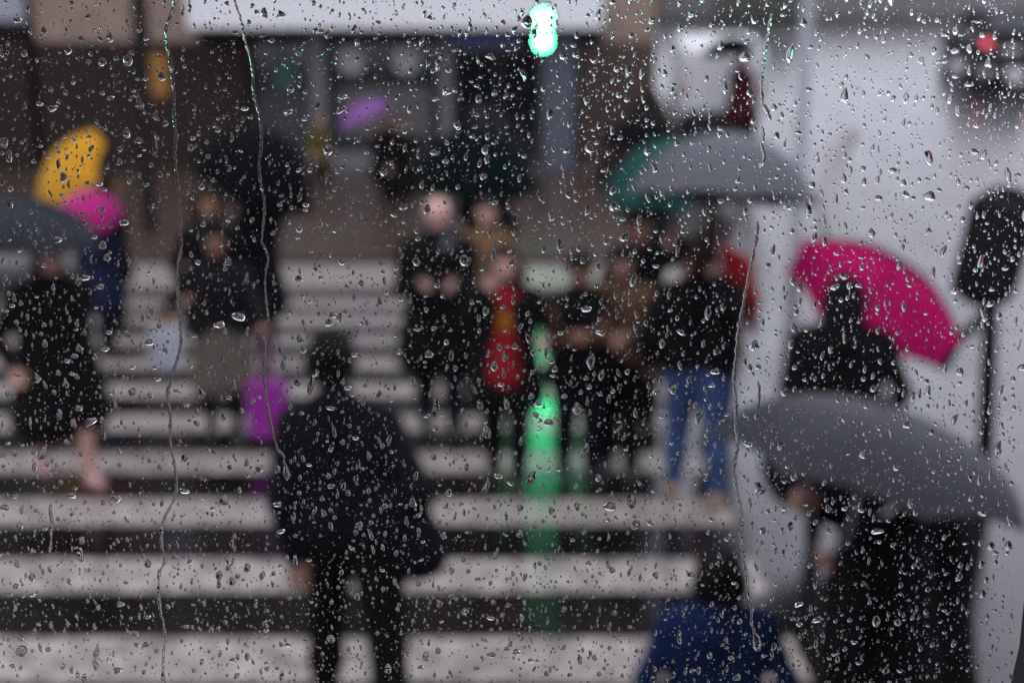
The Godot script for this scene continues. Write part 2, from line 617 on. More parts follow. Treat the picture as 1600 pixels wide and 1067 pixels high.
# a trickle of water down the glass: line of (x, y) in millimetres on the pane
func trickle(line: Array, width: float, rng: RandomNumberGenerator, label: String, end_blob := 0.0) -> void:
	var curve := Curve2D.new()
	for j in line.size():
		var tan_: Vector2 = (line[mini(j + 1, line.size() - 1)] - line[maxi(j - 1, 0)]) / 6.0
		curve.add_point(line[j], -tan_, tan_)
	var total := curve.get_baked_length()
	var steps := int(total / 0.7)
	var v := PackedVector3Array()
	var ix := PackedInt32Array()
	var across := 9
	var wob := FastNoiseLite.new()
	wob.seed = rng.randi() % 1000
	wob.frequency = 0.35
	var edge := FastNoiseLite.new()
	edge.seed = rng.randi() % 1000
	edge.frequency = 0.55
	for j in steps + 1:
		var t := total * j / steps
		var p := curve.sample_baked(t)
		var d := (curve.sample_baked(minf(t + 0.5, total)) - curve.sample_baked(maxf(t - 0.5, 0.0))).normalized()
		var nrm := Vector2(-d.y, d.x)
		var wdt := width * (1.0 + 0.75 * wob.get_noise_1d(t * 0.6) + 0.45 * wob.get_noise_1d(t * 3.1 + 50.0))
		var ends := minf(1.0, sqrt(minf(t, total - t) / (width * 0.7) + 0.02))
		if end_blob > 0.0 and total - t < end_blob * 2.2:
			var q := (total - t) / (end_blob * 2.2)
			wdt = lerpf(end_blob, wdt, q * q)
			ends = minf(1.0, sqrt((total - t) / (end_blob * 0.6) + 0.01))
		wdt *= ends
		var high := wdt * 0.27 * (1.0 + 0.35 * wob.get_noise_1d(t * 1.7 + 200.0))
		p += nrm * edge.get_noise_1d(t) * width * 0.35
		for a in across + 1:
			var u := PI * a / across
			var off := -cos(u) * wdt * 0.5
			var pr := p + nrm * off
			v.append(Vector3(pr.x, pr.y, -high * (1.0 - pow(absf(cos(u)), 2.3))) * 0.001)
	for j in steps:
		for a in across:
			var q2 := j * (across + 1) + a
			ix.append_array([q2, q2 + 1, q2 + across + 1, q2 + 1, q2 + across + 2, q2 + across + 1])
	var n := PackedVector3Array()
	n.resize(v.size())
	var pos := 0
	for j in range(0, ix.size(), 3):
		var g := (v[ix[j + 2]] - v[ix[j]]).cross(v[ix[j + 1]] - v[ix[j]])
		pos += 1 if g.z > 0.0 else -1
		for e in 3: n[ix[j + e]] += g
	if pos > 0:
		for j in range(0, ix.size(), 3):
			var sw := ix[j + 1]
			ix[j + 1] = ix[j + 2]
			ix[j + 2] = sw
		for j in n.size(): n[j] = -n[j]
	for j in n.size(): n[j] = n[j].normalized()
	var m := v.size()
	for j in steps + 1:
		for e in [0, across]:
			var w := v[j * (across + 1) + e]
			v.append(Vector3(w.x, w.y, 0))
			n.append(Vector3(0, 0, 1))
	for j in steps:
		var q3 := m + j * 2
		for tri in [[q3, q3 + 1, q3 + 2], [q3 + 1, q3 + 3, q3 + 2]]:
			if (v[tri[2]] - v[tri[0]]).cross(v[tri[1]] - v[tri[0]]).z > 0.0: ix.append_array(tri)
			else: ix.append_array([tri[0], tri[2], tri[1]])
	var o := part("water_trickle", mesh_of(v, ix, n), mats.water, self)
	o.transform = pane_frame * Transform3D(Basis.IDENTITY, Vector3(0, 0, -0.0026))
	tag(o, label, "water trickle", "trickles on the window")

# ------------------------------------------------------------------ ground
func rise(x: float, z: float) -> float:
	var d := clampf(-z - 13.0, 0.0, 52.0)
	return 0.132 * (d - 2.0 * (1.0 - exp(-d / 2.0))) * smoothstep(2.0, 3.7, x)

func make_road() -> void:
	var xs := []
	var zs := []
	for x in [-140.0, -90.0, -50.0, -30.0, -20.0, -14.0, -10.0, -6.0, -3.0, 0.0, 1.5]: xs.append(x)
	for k in 12: xs.append(2.0 + k * 0.22)
	for x in [5.0, 6.0, 8.0, 11.0, 15.0, 22.0, 34.0, 55.0, 90.0, 140.0]: xs.append(x)
	for z in [60.0, 30.0, 15.0, 5.0, 0.0, -4.0, -8.0, -12.0]: zs.append(z)
	for k in 24: zs.append(-13.0 - k * 0.8)
	for z in [-34.0, -38.0, -44.0, -52.0, -58.0, -62.0, -65.0, -66.0, -80.0, -110.0, -160.0]: zs.append(z)
	var v := PackedVector3Array()
	var ix := PackedInt32Array()
	for z in zs:
		for x in xs: v.append(Vector3(x, rise(x, z), z))
	for j in zs.size() - 1:
		for i in xs.size() - 1:
			var a := j * xs.size() + i
			ix.append_array([a, a + 1, a + xs.size(), a + 1, a + xs.size() + 1, a + xs.size()])
	var m := mesh_of(v, ix)
	if m.surface_get_arrays(0)[Mesh.ARRAY_NORMAL][0].y < 0.0:
		for j in range(0, ix.size(), 3):
			var sw := ix[j + 1]
			ix[j + 1] = ix[j + 2]
			ix[j + 2] = sw
		m = mesh_of(v, ix)
	tag(part("road", m, mats.asphalt, self), "", "", "", "structure")

# a shell through rings of rounded rectangles: section = [z, y bottom, y top, half width, corner]
func loft(sections: Array, per := 5) -> ArrayMesh:
	var v := PackedVector3Array()
	var ix := PackedInt32Array()
	var n := per * 4
	for s in sections:
		var r: float = minf(s[4], minf(s[3], (s[2] - s[1]) / 2.0) * 0.98)
		for c in 4:
			var cx: float = (s[3] - r) * [1, -1, -1, 1][c]
			var cy: float = [s[2] - r, s[2] - r, s[1] + r, s[1] + r][c]
			for j in per:
				var a := PI / 2.0 * (c + float(j) / (per - 1))
				v.append(Vector3(cx + cos(a) * r, cy + sin(a) * r, s[0]))
	for k in sections.size() - 1:
		for j in n:
			var a := k * n + j
			var b := k * n + (j + 1) % n
			ix.append_array([a, b, a + n, b, b + n, a + n])
	for e in [0, sections.size() - 1]:
		var m := v.size()
		var mid := Vector3.ZERO
		for j in n: mid += v[e * n + j]
		v.append(mid / n)
		for j in n: v.append(v[e * n + j])
		for j in n:
			if e == 0: ix.append_array([m, m + 1 + (j + 1) % n, m + 1 + j])
			else: ix.append_array([m, m + 1 + j, m + 1 + (j + 1) % n])
	return mesh_of(v, ix)

func wheel_into(parent: Node, at: Vector3, r: float) -> void:
	var turn := Transform3D(Basis(Vector3(0, 0, 1), PI / 2), at)
	var t := part("wheel", joined([[lathe([Vector2(0.001, -0.09), Vector2(r * 0.6, -0.1), Vector2(r * 0.93, -0.1), Vector2(r, -0.07), Vector2(r, 0.07), Vector2(r * 0.93, 0.1), Vector2(r * 0.6, 0.1), Vector2(0.001, 0.09)], 24), turn]]), mat("tyre", lin(0.015, 0.015, 0.015), 0.8), parent)
	part("rim", joined([[lathe([Vector2(0.001, -0.108), Vector2(r * 0.5, -0.112), Vector2(r * 0.62, -0.098), Vector2(r * 0.62, 0.098), Vector2(r * 0.5, 0.112), Vector2(0.001, 0.108)], 20), turn]]), mat("rim", lin(0.3, 0.3, 0.32), 0.4, 0.8), t)

func rounded_outline(x0: float, x1: float, y0: float, y1: float, r: float, per := 14) -> PackedVector2Array:
	var out := PackedVector2Array()
	for c in 4:
		var cx: float = [x1 - r, x0 + r, x0 + r, x1 - r][c]
		var cy: float = [y1 - r, y1 - r, y0 + r, y0 + r][c]
		for j in per:
			var a := PI / 2.0 * (c + float(j) / (per - 1))
			out.append(Vector2(cx + cos(a) * r, cy + sin(a) * r))
	return out

# a flat ring between two outlines with the same number of points, with thickness
func ring_plate(inner: PackedVector2Array, outer: PackedVector2Array, z0: float, z1: float) -> ArrayMesh:
	var st := SurfaceTool.new()
	st.begin(Mesh.PRIMITIVE_TRIANGLES)
	st.set_smooth_group(-1)
	var n := inner.size()
	var q := func(a: Vector3, b: Vector3, c: Vector3, d: Vector3):
		for w in [a, b, c, a, c, d]: st.add_vertex(w)
	var p := func(o: Vector2, z: float) -> Vector3: return Vector3(o.x, o.y, z)
	for j in n:
		var k := (j + 1) % n
		q.call(p.call(inner[j], z1), p.call(inner[k], z1), p.call(outer[k], z1), p.call(outer[j], z1))
		q.call(p.call(inner[j], z0), p.call(outer[j], z0), p.call(outer[k], z0), p.call(inner[k], z0))
		q.call(p.call(inner[j], z0), p.call(inner[k], z0), p.call(inner[k], z1), p.call(inner[j], z1))
		q.call(p.call(outer[j], z0), p.call(outer[j], z1), p.call(outer[k], z1), p.call(outer[k], z0))
	st.generate_normals()
	return st.commit()

# a bag: soft box with two looped handles, its top at the origin
func bag(at: Vector3, size: Vector3, m: Material, hm: Material, label: String, loop := 0.16) -> void:
	var root := base("bag", at)
	tag(root, label, "bag", "bags carried by the people")
	part("pouch", joined([[loft([[-size.z / 2, -size.y, -0.02, size.x * 0.36, 0.04], [-size.z * 0.4, -size.y - 0.01, -0.005, size.x * 0.47, 0.05], [0.0, -size.y - 0.015, 0.0, size.x * 0.5, 0.06], [size.z * 0.4, -size.y - 0.01, -0.005, size.x * 0.47, 0.05], [size.z / 2, -size.y, -0.02, size.x * 0.36, 0.04]], 5), Transform3D.IDENTITY]]), m, root)
	for s in [-1.0, 1.0]:
		var pts := []
		var rad := []
		for j in 9:
			var a := PI * j / 8.0
			pts.append(Vector3(cos(a) * size.x * 0.22, -0.02 + sin(a) * loop, s * size.z * 0.25 * (1.0 - sin(a) * 0.9)))
			rad.append(0.008)
		part("handle", tube(pts, rad, 6), hm, root)

func make_building() -> void:
	var b := base("building", Vector3(0, 0.12, -32.0))
	tag(b, "brown stone building with a white canopy over its shopfronts", "building")
	var stone := mat("brown_stone", lin(0.034, 0.023, 0.02), 0.7, 0.0, {"metallic_specular": 0.25, "albedo_texture": noise_tex(0.03, 0.7, 1.0, 256, 11), "uv1_triplanar": true, "uv1_world_triplanar": true, "uv1_scale": Vector3(0.4, 0.4, 0.4)})
	var tan_m := mat("tan_stone", lin(0.3, 0.215, 0.165), 0.7, 0.0, {"albedo_texture": noise_tex(0.02, 0.8, 1.0, 256, 12), "uv1_triplanar": true, "uv1_world_triplanar": true, "uv1_scale": Vector3(0.3, 0.3, 0.3)})
	var dark_tan := mat("weathered_stone", lin(0.05, 0.037, 0.031), 0.75, 0.0, {"metallic_specular": 0.25, "albedo_texture": noise_tex(0.02, 0.7, 1.0, 256, 13), "uv1_triplanar": true, "uv1_world_triplanar": true, "uv1_scale": Vector3(0.3, 0.3, 0.3)})
	var white := mat("canopy_white", lin(0.72, 0.72, 0.74), 0.4)
	var glass := mat("shop_glass", lin(0.012, 0.013, 0.015), 0.06)
	var frame := mat("shop_frame", lin(0.02, 0.02, 0.022), 0.4)
	var gray := mat("grey_render", lin(0.13, 0.125, 0.13), 0.6)
	# the ground floor as piers between real openings, 0.5 m deep, with a back wall behind them
	part("wall", block(Vector3(34, 3.45, 0.3), Vector3(-13.2, 1.725, -1.0), 0.0), stone, b)
	for p in [[-30.0, -12.6], [-12.4, -6.9], [1.75, 3.75]]:
		part("pier", block(Vector3(p[1] - p[0], 3.3, 0.6), Vector3((p[0] + p[1]) / 2, 1.65, -0.4), 0.02), stone if p[0] < 0.0 else mat("sandy_stone", lin(0.075, 0.054, 0.044), 0.7, 0.0, {"metallic_specular": 0.25}), b)
	for p in [[-5.25, -4.85], [-1.9, -1.55]]:
		part("pier", block(Vector3(p[1] - p[0], 3.5, 0.7), Vector3((p[0] + p[1]) / 2, 1.75, -0.3), 0.02), gray, b)
	part("pier", block(Vector3(0.8, 3.5, 0.72), Vector3(1.25, 1.75, -0.3), 0.02), mat("blue_grey_render", lin(0.09, 0.105, 0.135), 0.6), b)
	part("upper_wall", block(Vector3(34, 20.2, 11.0), Vector3(-13.2, 13.7, -5.75), 0.0), dark_tan, b)
	part("side_wall", block(Vector3(1.0, 3.4, 10.5), Vector3(3.2, 1.7, -6.0), 0.0), stone, b)
	# stone panels over the piers
	for p in [[-12.35, -9.75], [-9.4, -8.15], [2.35, 3.72]]:
		part("stone_panel", block(Vector3(p[1] - p[0], 1.75, 0.12), Vector3((p[0] + p[1]) / 2, 4.1, -0.19), 0.02), tan_m, b)
	part("stone_panel", block(Vector3(2.4, 1.0, 0.12), Vector3(-13.8, 4.3, -0.19), 0.02), mat("pale_blue_panel", lin(0.28, 0.29, 0.34), 0.6), b)
	part("canopy", block(Vector3(10.3, 0.95, 1.5), Vector3(-2.9, 4.05, 0.5), 0.03), white, b)
	# doors and shop windows
	var openings := [[-6.85, -5.3, 0.0], [-4.8, -1.95, 0.45], [-1.5, 0.8, 0.0]]
	for o in openings:
		var x0: float = o[0]
		var x1: float = o[1]
		var y0: float = o[2]
		var win := part("shop_window" if o[2] > 0.0 else "door", block(Vector3(x1 - x0, 3.3 - y0, 0.03), Vector3((x0 + x1) / 2, (3.3 + y0) / 2, -0.6), 0.005), glass, b)
		var fst := SurfaceTool.new()
		fst.begin(Mesh.PRIMITIVE_TRIANGLES)
		for x in [x0 + 0.04, (x0 + x1) / 2, x1 - 0.04]: add_block(fst, Vector3(0.07, 3.3 - y0, 0.09), Vector3(x, (3.3 + y0) / 2, -0.57), 0.008)
		for y in [y0 + 0.04, 3.25]: add_block(fst, Vector3(x1 - x0, 0.07, 0.084), Vector3((x0 + x1) / 2, y, -0.57), 0.008)
		fst.generate_normals()
		part("frame", fst.commit(), frame, win)
		if o[2] == 0.0: part("handle", tube([Vector3((x0 + x1) / 2 + 0.1, 0.9, -0.5), Vector3((x0 + x1) / 2 + 0.1, 1.4, -0.5)], [0.015, 0.015], 8), mat("steel", lin(0.4, 0.4, 0.42), 0.3, 0.9), win)
	part("sill", block(Vector3(2.9, 0.45, 0.5), Vector3(-3.37, 0.225, -0.4), 0.015), gray, b)
	part("sign_board", block(Vector3(1.75, 0.3, 0.1), Vector3(-0.75, 3.32, 0.3), 0.01), mat("blue_sign", lin(0.03, 0.06, 0.2), 0.5), b)
	# round pale signs hung inside the shopfront, panel painted as a dim green glow in the doorway
	for x in [-4.15, -2.75]:
		var disc := part("round_sign", joined([[lathe([Vector2(0.001, -0.03), Vector2(0.33, -0.03), Vector2(0.35, -0.015), Vector2(0.35, 0.015), Vector2(0.33, 0.03), Vector2(0.001, 0.03)], 28), Transform3D(Basis(Vector3(1, 0, 0), PI / 2), Vector3(x, 2.8, -0.05))]]), mat("sign_white", lin(0.34, 0.33, 0.325), 0.6), b)
		part("bracket", tube([Vector3(x, 3.12, -0.05), Vector3(x, 3.6, -0.05)], [0.012, 0.012], 6), frame, disc)
	part("shop_panel", block(Vector3(0.55, 0.9, 0.02), Vector3(-6.0, 2.5, -0.56), 0.002), mat("painted_green_glow", lin(0.02, 0.1, 0.06), 0.6), b)  # dull green colour stands in for a dim glow in the dark door glass
	part("shop_panel", block(Vector3(2.4, 1.3, 0.02), Vector3(-3.35, 1.5, -0.555), 0.002), mat("grey_poster", lin(0.1, 0.095, 0.09), 0.6), b)
	# windows of the upper floors
	for row in 5:
		for col in 9:
			var c := Vector3(-27.5 + col * 3.6, 7.2 + row * 3.4, -0.2)
			var w := part("window", block(Vector3(1.3, 1.9, 0.05), c + Vector3(0, 0, -0.01), 0.004), glass, b)
			part("frame", ring_plate(rounded_outline(-0.65, 0.65, -0.95, 0.95, 0.01, 2), rounded_outline(-0.75, 0.75, -1.05, 1.05, 0.01, 2), -0.06, 0.07), mat("white_frame", lin(0.55, 0.55, 0.55), 0.5), w).position = c
			part("sill", block(Vector3(1.7, 0.09, 0.25), c + Vector3(0, -1.11, 0.08), 0.01), tan_m, w)

func signal_head(parent: Node, at: Vector3, lamps: int, pitch: float, r: float, lit: Material, dark: Material, turn: float, roll := 0.0) -> void:
	var t := Transform3D(Basis(Vector3(0, 0, 1), roll) * Basis(Vector3.UP, turn), at)
	var shell := mat("signal_black", lin(0.008, 0.008, 0.009), 0.6, 0.0, {"metallic_specular": 0.25})
	var h := pitch * lamps
	var box := part("housing", joined([[loft([[-0.16, -h / 2 + 0.02, h / 2 - 0.02, r * 1.15, 0.05], [-0.13, -h / 2, h / 2, r * 1.4, 0.06], [0.0, -h / 2, h / 2, r * 1.5, 0.06], [0.02, -h / 2 + 0.01, h / 2 - 0.01, r * 1.45, 0.06]], 5), t]]), shell, parent)
	for k in lamps:
		var y := h / 2 - pitch * (k + 0.5)
		part("lens", joined([[loft([[0.02, -pitch * 0.44, pitch * 0.44, r, r * 0.9], [0.035, -pitch * 0.44, pitch * 0.44, r, r * 0.9], [0.045, -pitch * 0.4, pitch * 0.4, r * 0.9, r * 0.8]], 8), t * Transform3D(Basis.IDENTITY, Vector3(0, y, 0))]]), lit if lit != null else dark, box)
		var v := PackedVector3Array()
		var ix := PackedInt32Array()
		for s in 15:
			var a := -0.35 + (PI + 0.7) * s / 14.0
			for e in [[0.02, 0.0], [0.2, 0.0], [0.2, 0.006], [0.02, 0.006]]:
				var rr: float = r * 1.1 + e[1]
				v.append(Vector3(cos(a) * rr, y + sin(a) * rr, e[0]))
		for s in 14:
			for e in 4:
				var a2 := s * 4 + e
				var b2 := s * 4 + (e + 1) % 4
				ix.append_array([a2, b2, a2 + 4, b2, b2 + 4, a2 + 4])
		part("visor", joined([[mesh_of(v, ix), t]]), shell, box)

func make_coach() -> void:
	var c := base("coach", Vector3.ZERO)
	tag(c, "coach side with a wet window in a black rubber seal", "coach")
	var hull := mat("coach_lining", lin(0.035, 0.035, 0.038), 0.8)
	var rubber := mat("window_rubber", lin(0.012, 0.012, 0.011), 0.55)
	var edge := rounded_outline(-0.78, 0.2242, -0.398, 0.45, 0.3)
	var lip := rounded_outline(-0.81, 0.2542, -0.428, 0.48, 0.33)
	var far := PackedVector2Array()
	var mid := Vector2(-0.28, 0.02)
	for p in lip:
		var d := (p - mid).normalized()
		var t := 1e9
		if absf(d.x) > 1e-5: t = minf(t, ((3.9 if d.x > 0 else -3.9) - mid.x) / d.x)
		if absf(d.y) > 1e-5: t = minf(t, ((0.74 if d.y > 0 else -2.1) - mid.y) / d.y)
		far.append(mid + d * t)
	# put the corners of the wall in
	for corner in [Vector2(3.9, 0.74), Vector2(-3.9, 0.74), Vector2(-3.9, -2.1), Vector2(3.9, -2.1)]:
		var best := 0
		for j in far.size():
			if far[j].distance_to(corner) < far[best].distance_to(corner): best = j
		far[best] = corner
	part("side_wall", ring_plate(lip, far, -0.03, 0.003), hull, c).transform = pane_frame
	part("window_seal", ring_plate(edge, lip, -0.014, 0.005), rubber, c).transform = pane_frame
	var v := PackedVector3Array()
	var ix := PackedInt32Array()
	var n := edge.size()
	for z in [-0.002, 0.002]:
		for p in edge: v.append(Vector3(p.x, p.y, z))
	var tri := Geometry2D.triangulate_polygon(edge)
	for j in range(0, tri.size(), 3):
		ix.append_array([tri[j], tri[j + 1], tri[j + 2]])
		ix.append_array([n + tri[j], n + tri[j + 2], n + tri[j + 1]])
	var nr := PackedVector3Array()
	for j in n * 2: nr.append(Vector3(0, 0, -1 if j < n else 1))
	var glass := mat("window_glass", Color(1, 1, 1, 0.02), 0.0, 0.0, {"transparency": BaseMaterial3D.TRANSPARENCY_ALPHA})
	part("window_pane", mesh_of(v, ix, nr), glass, c).transform = pane_frame
	part("roof", block(Vector3(7.9, 0.08, 2.7), Vector3(0, 3.53, 0.72), 0.02), hull, c)
	part("floor", block(Vector3(7.9, 0.1, 2.3), Vector3(0, 1.35, 0.85), 0.02), hull, c)
	part("back_wall", block(Vector3(7.9, 2.9, 0.06), Vector3(0, 2.07, 2.02), 0.02), hull, c)
	for s in [-1.0, 1.0]: part("end_wall", block(Vector3(0.06, 2.9, 2.55), Vector3(s * 3.88, 2.07, 0.75), 0.02), hull, c)

func make_rain() -> void:
	var rng := RandomNumberGenerator.new()
	rng.seed = 4071
	var mm := func(list: Array) -> Array:
		var out := []
		for k in range(0, list.size(), 2): out.append(Vector2(list[k], list[k + 1]))
		return out
	var runs := [
		[[-138.5, 142, -138.1, 136.4, -141.5, 128.3, -141.1, 121.1, -139.8, 110.9, -138.8, 100.6, -139.2, 92.9, -138.4, 83.8, -139.1, 76, -137.9, 61.7, -137.4, 49.9, -137.8, 44.6, -137.1, 39.4, -138.8, 32.8, -139.3, 24.9, -138.8, 14.2, -138.5, 3.6, -138.9, -3.1, -141.8, -12.4, -143.5, -17.8, -144.7, -23.2, -143.6, -31.3, -144.1, -42.1, -142.7, -50.2, -141.6, -61.1, -143.2, -67.9, -146.5, -73.4, -148.6, -80.3, -148.5, -88.5, -147.3, -94, -149.9, -98.2, -150.6, -107.8, -149.3, -118.9, -147.9, -127.3, -149.5, -135.7, -149.5, -149.7], 1.3, "long wavy trickle running the whole height of the glass beside the yellow umbrella", 0.0],
		[[-113.6, 141.5, -112.9, 137.7, -111.2, 133.4, -109.8, 126.2, -108.3, 119.9, -106.4, 112.2, -106.1, 101.9, -103.6, 91.6, -103.3, 81.2, -104.5, 73.4, -103.9, 65.6, -102.4, 57.7, -103.1, 48.6, -103.8, 40.7, -101.2, 35.4, -102.7, 27.5, -102.6, 18.2, -101.7, 8.9, -103.9, 5.7, -103.2, -1.7, -103.7, -12.4, -103.3, -23.2, -101.9, -32.6, -99.9, -42.1, -98.7, -46.2, -96.5, -48.1, -95.8, -52.4, -94.6, -58.9], 1.15, "trickle on the glass ending in a fat drop just below the purple bag", 3.4],
		[[102, 49.9, 101.4, 42.8, 99.9, 34.1, 98.2, 24.9, 96.5, 15.6, 95.1, 7.6, 94.2, -0.4, 93.5, -9.8, 93.1, -17.8, 94.3, -25.9, 93.9, -35.3, 95.4, -42.1, 94.2, -50.2, 93.7, -55.7, 94.9, -62.5, 96.4, -69.3, 97.3, -75.3, 96.8, -81.6, 98, -88.5, 99.6, -99.5, 100.5, -106.5, 102.5, -114.8, 102.1, -120.3, 104.4, -127.3, 105.3, -133.4], 1.5, "trickle on the glass that crosses the blue jeans and ends over the navy jacket", 4.2],
		[[106.2, 134.4, 105.5, 130.8, 104.6, 125, 103.4, 118.6, 103, 112.2, 102.4, 104.5, 103, 98, 105.2, 94.1, 106.3, 90.3], 1.6, "short trickle on the glass over the pale uphill street beside the grey pole", 0.0],
		[[102.9, 88.7, 103.8, 85.1, 102.8, 81.2, 104.2, 76.5, 102.4, 71.6], 1.6, "stub of trickle on the glass above the rim of the big grey umbrella", 2.2],
		[[-195.4, -68.8, -195.5, -73.4, -194.6, -77.5, -195.6, -81.9, -195.7, -85.8, -196.7, -90.7], 1.4, "short trickle on the glass under the pink shoes", 0.0],
		[[103.2, -16.7, 103.8, -21, 103.4, -28.6, 102.7, -33.4], 1.2, "very short trickle on the glass beside the blue jeans", 2.4]]
	var lines := []
	for r in runs:
		var pts: Array = mm.call(r[0])
		lines.append(pts)
		trickle(pts, r[1], rng, r[2], r[3])
	# scatter the drops: largest first, no two touching
	var grid := {}
	var cell := 6.0
	var found := []
	var clear := func(p: Vector2, r: float) -> bool:
		var g := Vector2i((p / cell).floor())
		for dy in range(-1, 2):
			for dx in range(-1, 2):
				for o in grid.get(g + Vector2i(dx, dy), []):
					if p.distance_to(o[0]) < (r + o[1]) * 0.95 + 0.12: return false
		return true
	var keep := func(p: Vector2, r: float):
		var g := Vector2i((p / cell).floor())
		if not grid.has(g): grid[g] = []
		grid[g].append([p, r])
	for pts in lines:
		for j in pts.size() - 1:
			var steps := int(pts[j].distance_to(pts[j + 1]) / 1.2) + 1
			for e in steps: keep.call(pts[j].lerp(pts[j + 1], float(e) / steps), 1.7)
	var patch := FastNoiseLite.new()
	patch.seed = 9
	patch.frequency = 0.022
	# [count, least radius, most radius, oddness] in millimetres
	for cls in [[90, 1.8, 2.6, 1.0], [760, 1.2, 1.8, 1.0], [3500, 0.7, 1.2, 1.0], [6200, 0.36, 0.7, 0.8], [13000, 0.14, 0.36, 0.35]]:
		var want: int = cls[0]
		var tries := 0
		while want > 0 and tries < cls[0] * 14:
			tries += 1
			var p := Vector2(rng.randf_range(-240, 214), rng.randf_range(-170, 165))
			if patch.get_noise_2d(p.x, p.y) * 0.5 + 0.75 < rng.randf(): continue
			var r: float = lerpf(cls[1], cls[2], pow(rng.randf(), 1.6))
			if not clear.call(p, r): continue
			keep.call(p, r)
			found.append([p, r, cls[3]])
			want -= 1
	found.sort_custom(func(a, b): return a[1] > b[1])
	var back := pane_frame * Transform3D(Basis.IDENTITY, Vector3(0, 0, -0.0024))
	var V := PackedVector3Array()
	var N := PackedVector3Array()
	var I := PackedInt32Array()
	var singles := 0
	for k in found.size():
		var p: Vector2 = found[k][0]
		var r: float = found[k][1]
		var long := rng.randf()
		var stretch := 1.0 + (pow(long, 1.5) * 1.7 if r > 0.5 else long * 0.5)
		if rng.randf() < 0.12 and r > 0.6: stretch = rng.randf_range(0.55, 0.8)
		var rx := r / pow(stretch, 0.55)
		var ry := rx * stretch
		var seen := absf(p.x) < 207.0 and p.y > -138.0 and p.y < 136.0
		var one := seen and singles < 300
		var odd: float = found[k][2] * rng.randf_range(0.35, 1.0)
		var sides := 22 if one else (14 if r > 0.75 else (10 if r > 0.4 else 8))
		var rings := 7 if one else (5 if r > 0.75 else (4 if r > 0.4 else 3))
		var d := drop_shape(rng, rx * 0.001, ry * 0.001, odd, sides, rings)
		if one:
			singles += 1
			var o := part("raindrop", mesh_of(d[0], d[2], d[1]), mats.water, self)
			o.transform = back * Transform3D(Basis.IDENTITY, Vector3(p.x, p.y, 0) * 0.001)
			var kind := "long clear raindrop clinging upright to the window glass" if stretch > 1.45 else ("squat clear raindrop clinging crosswise to the window glass" if stretch < 0.9 else "rounded clear raindrop clinging to the window glass")
			tag(o, kind, "raindrop", ("long" if stretch > 1.45 else ("squat" if stretch < 0.9 else "rounded")) + " raindrops on the window")
		else:
			var b := V.size()
			var at := Vector3(p.x, p.y, 0) * 0.001
			for w in d[0]: V.append(w + at)
			N.append_array(d[1])
			for w in d[2]: I.append(w + b)
	var rest := part("fine_raindrops", mesh_of(V, I, N), mats.water, self)
	rest.transform = back
	tag(rest, "fine spray of small raindrops all over the window glass", "raindrops", "", "stuff")
	print("drops ", found.size(), " singles ", singles)

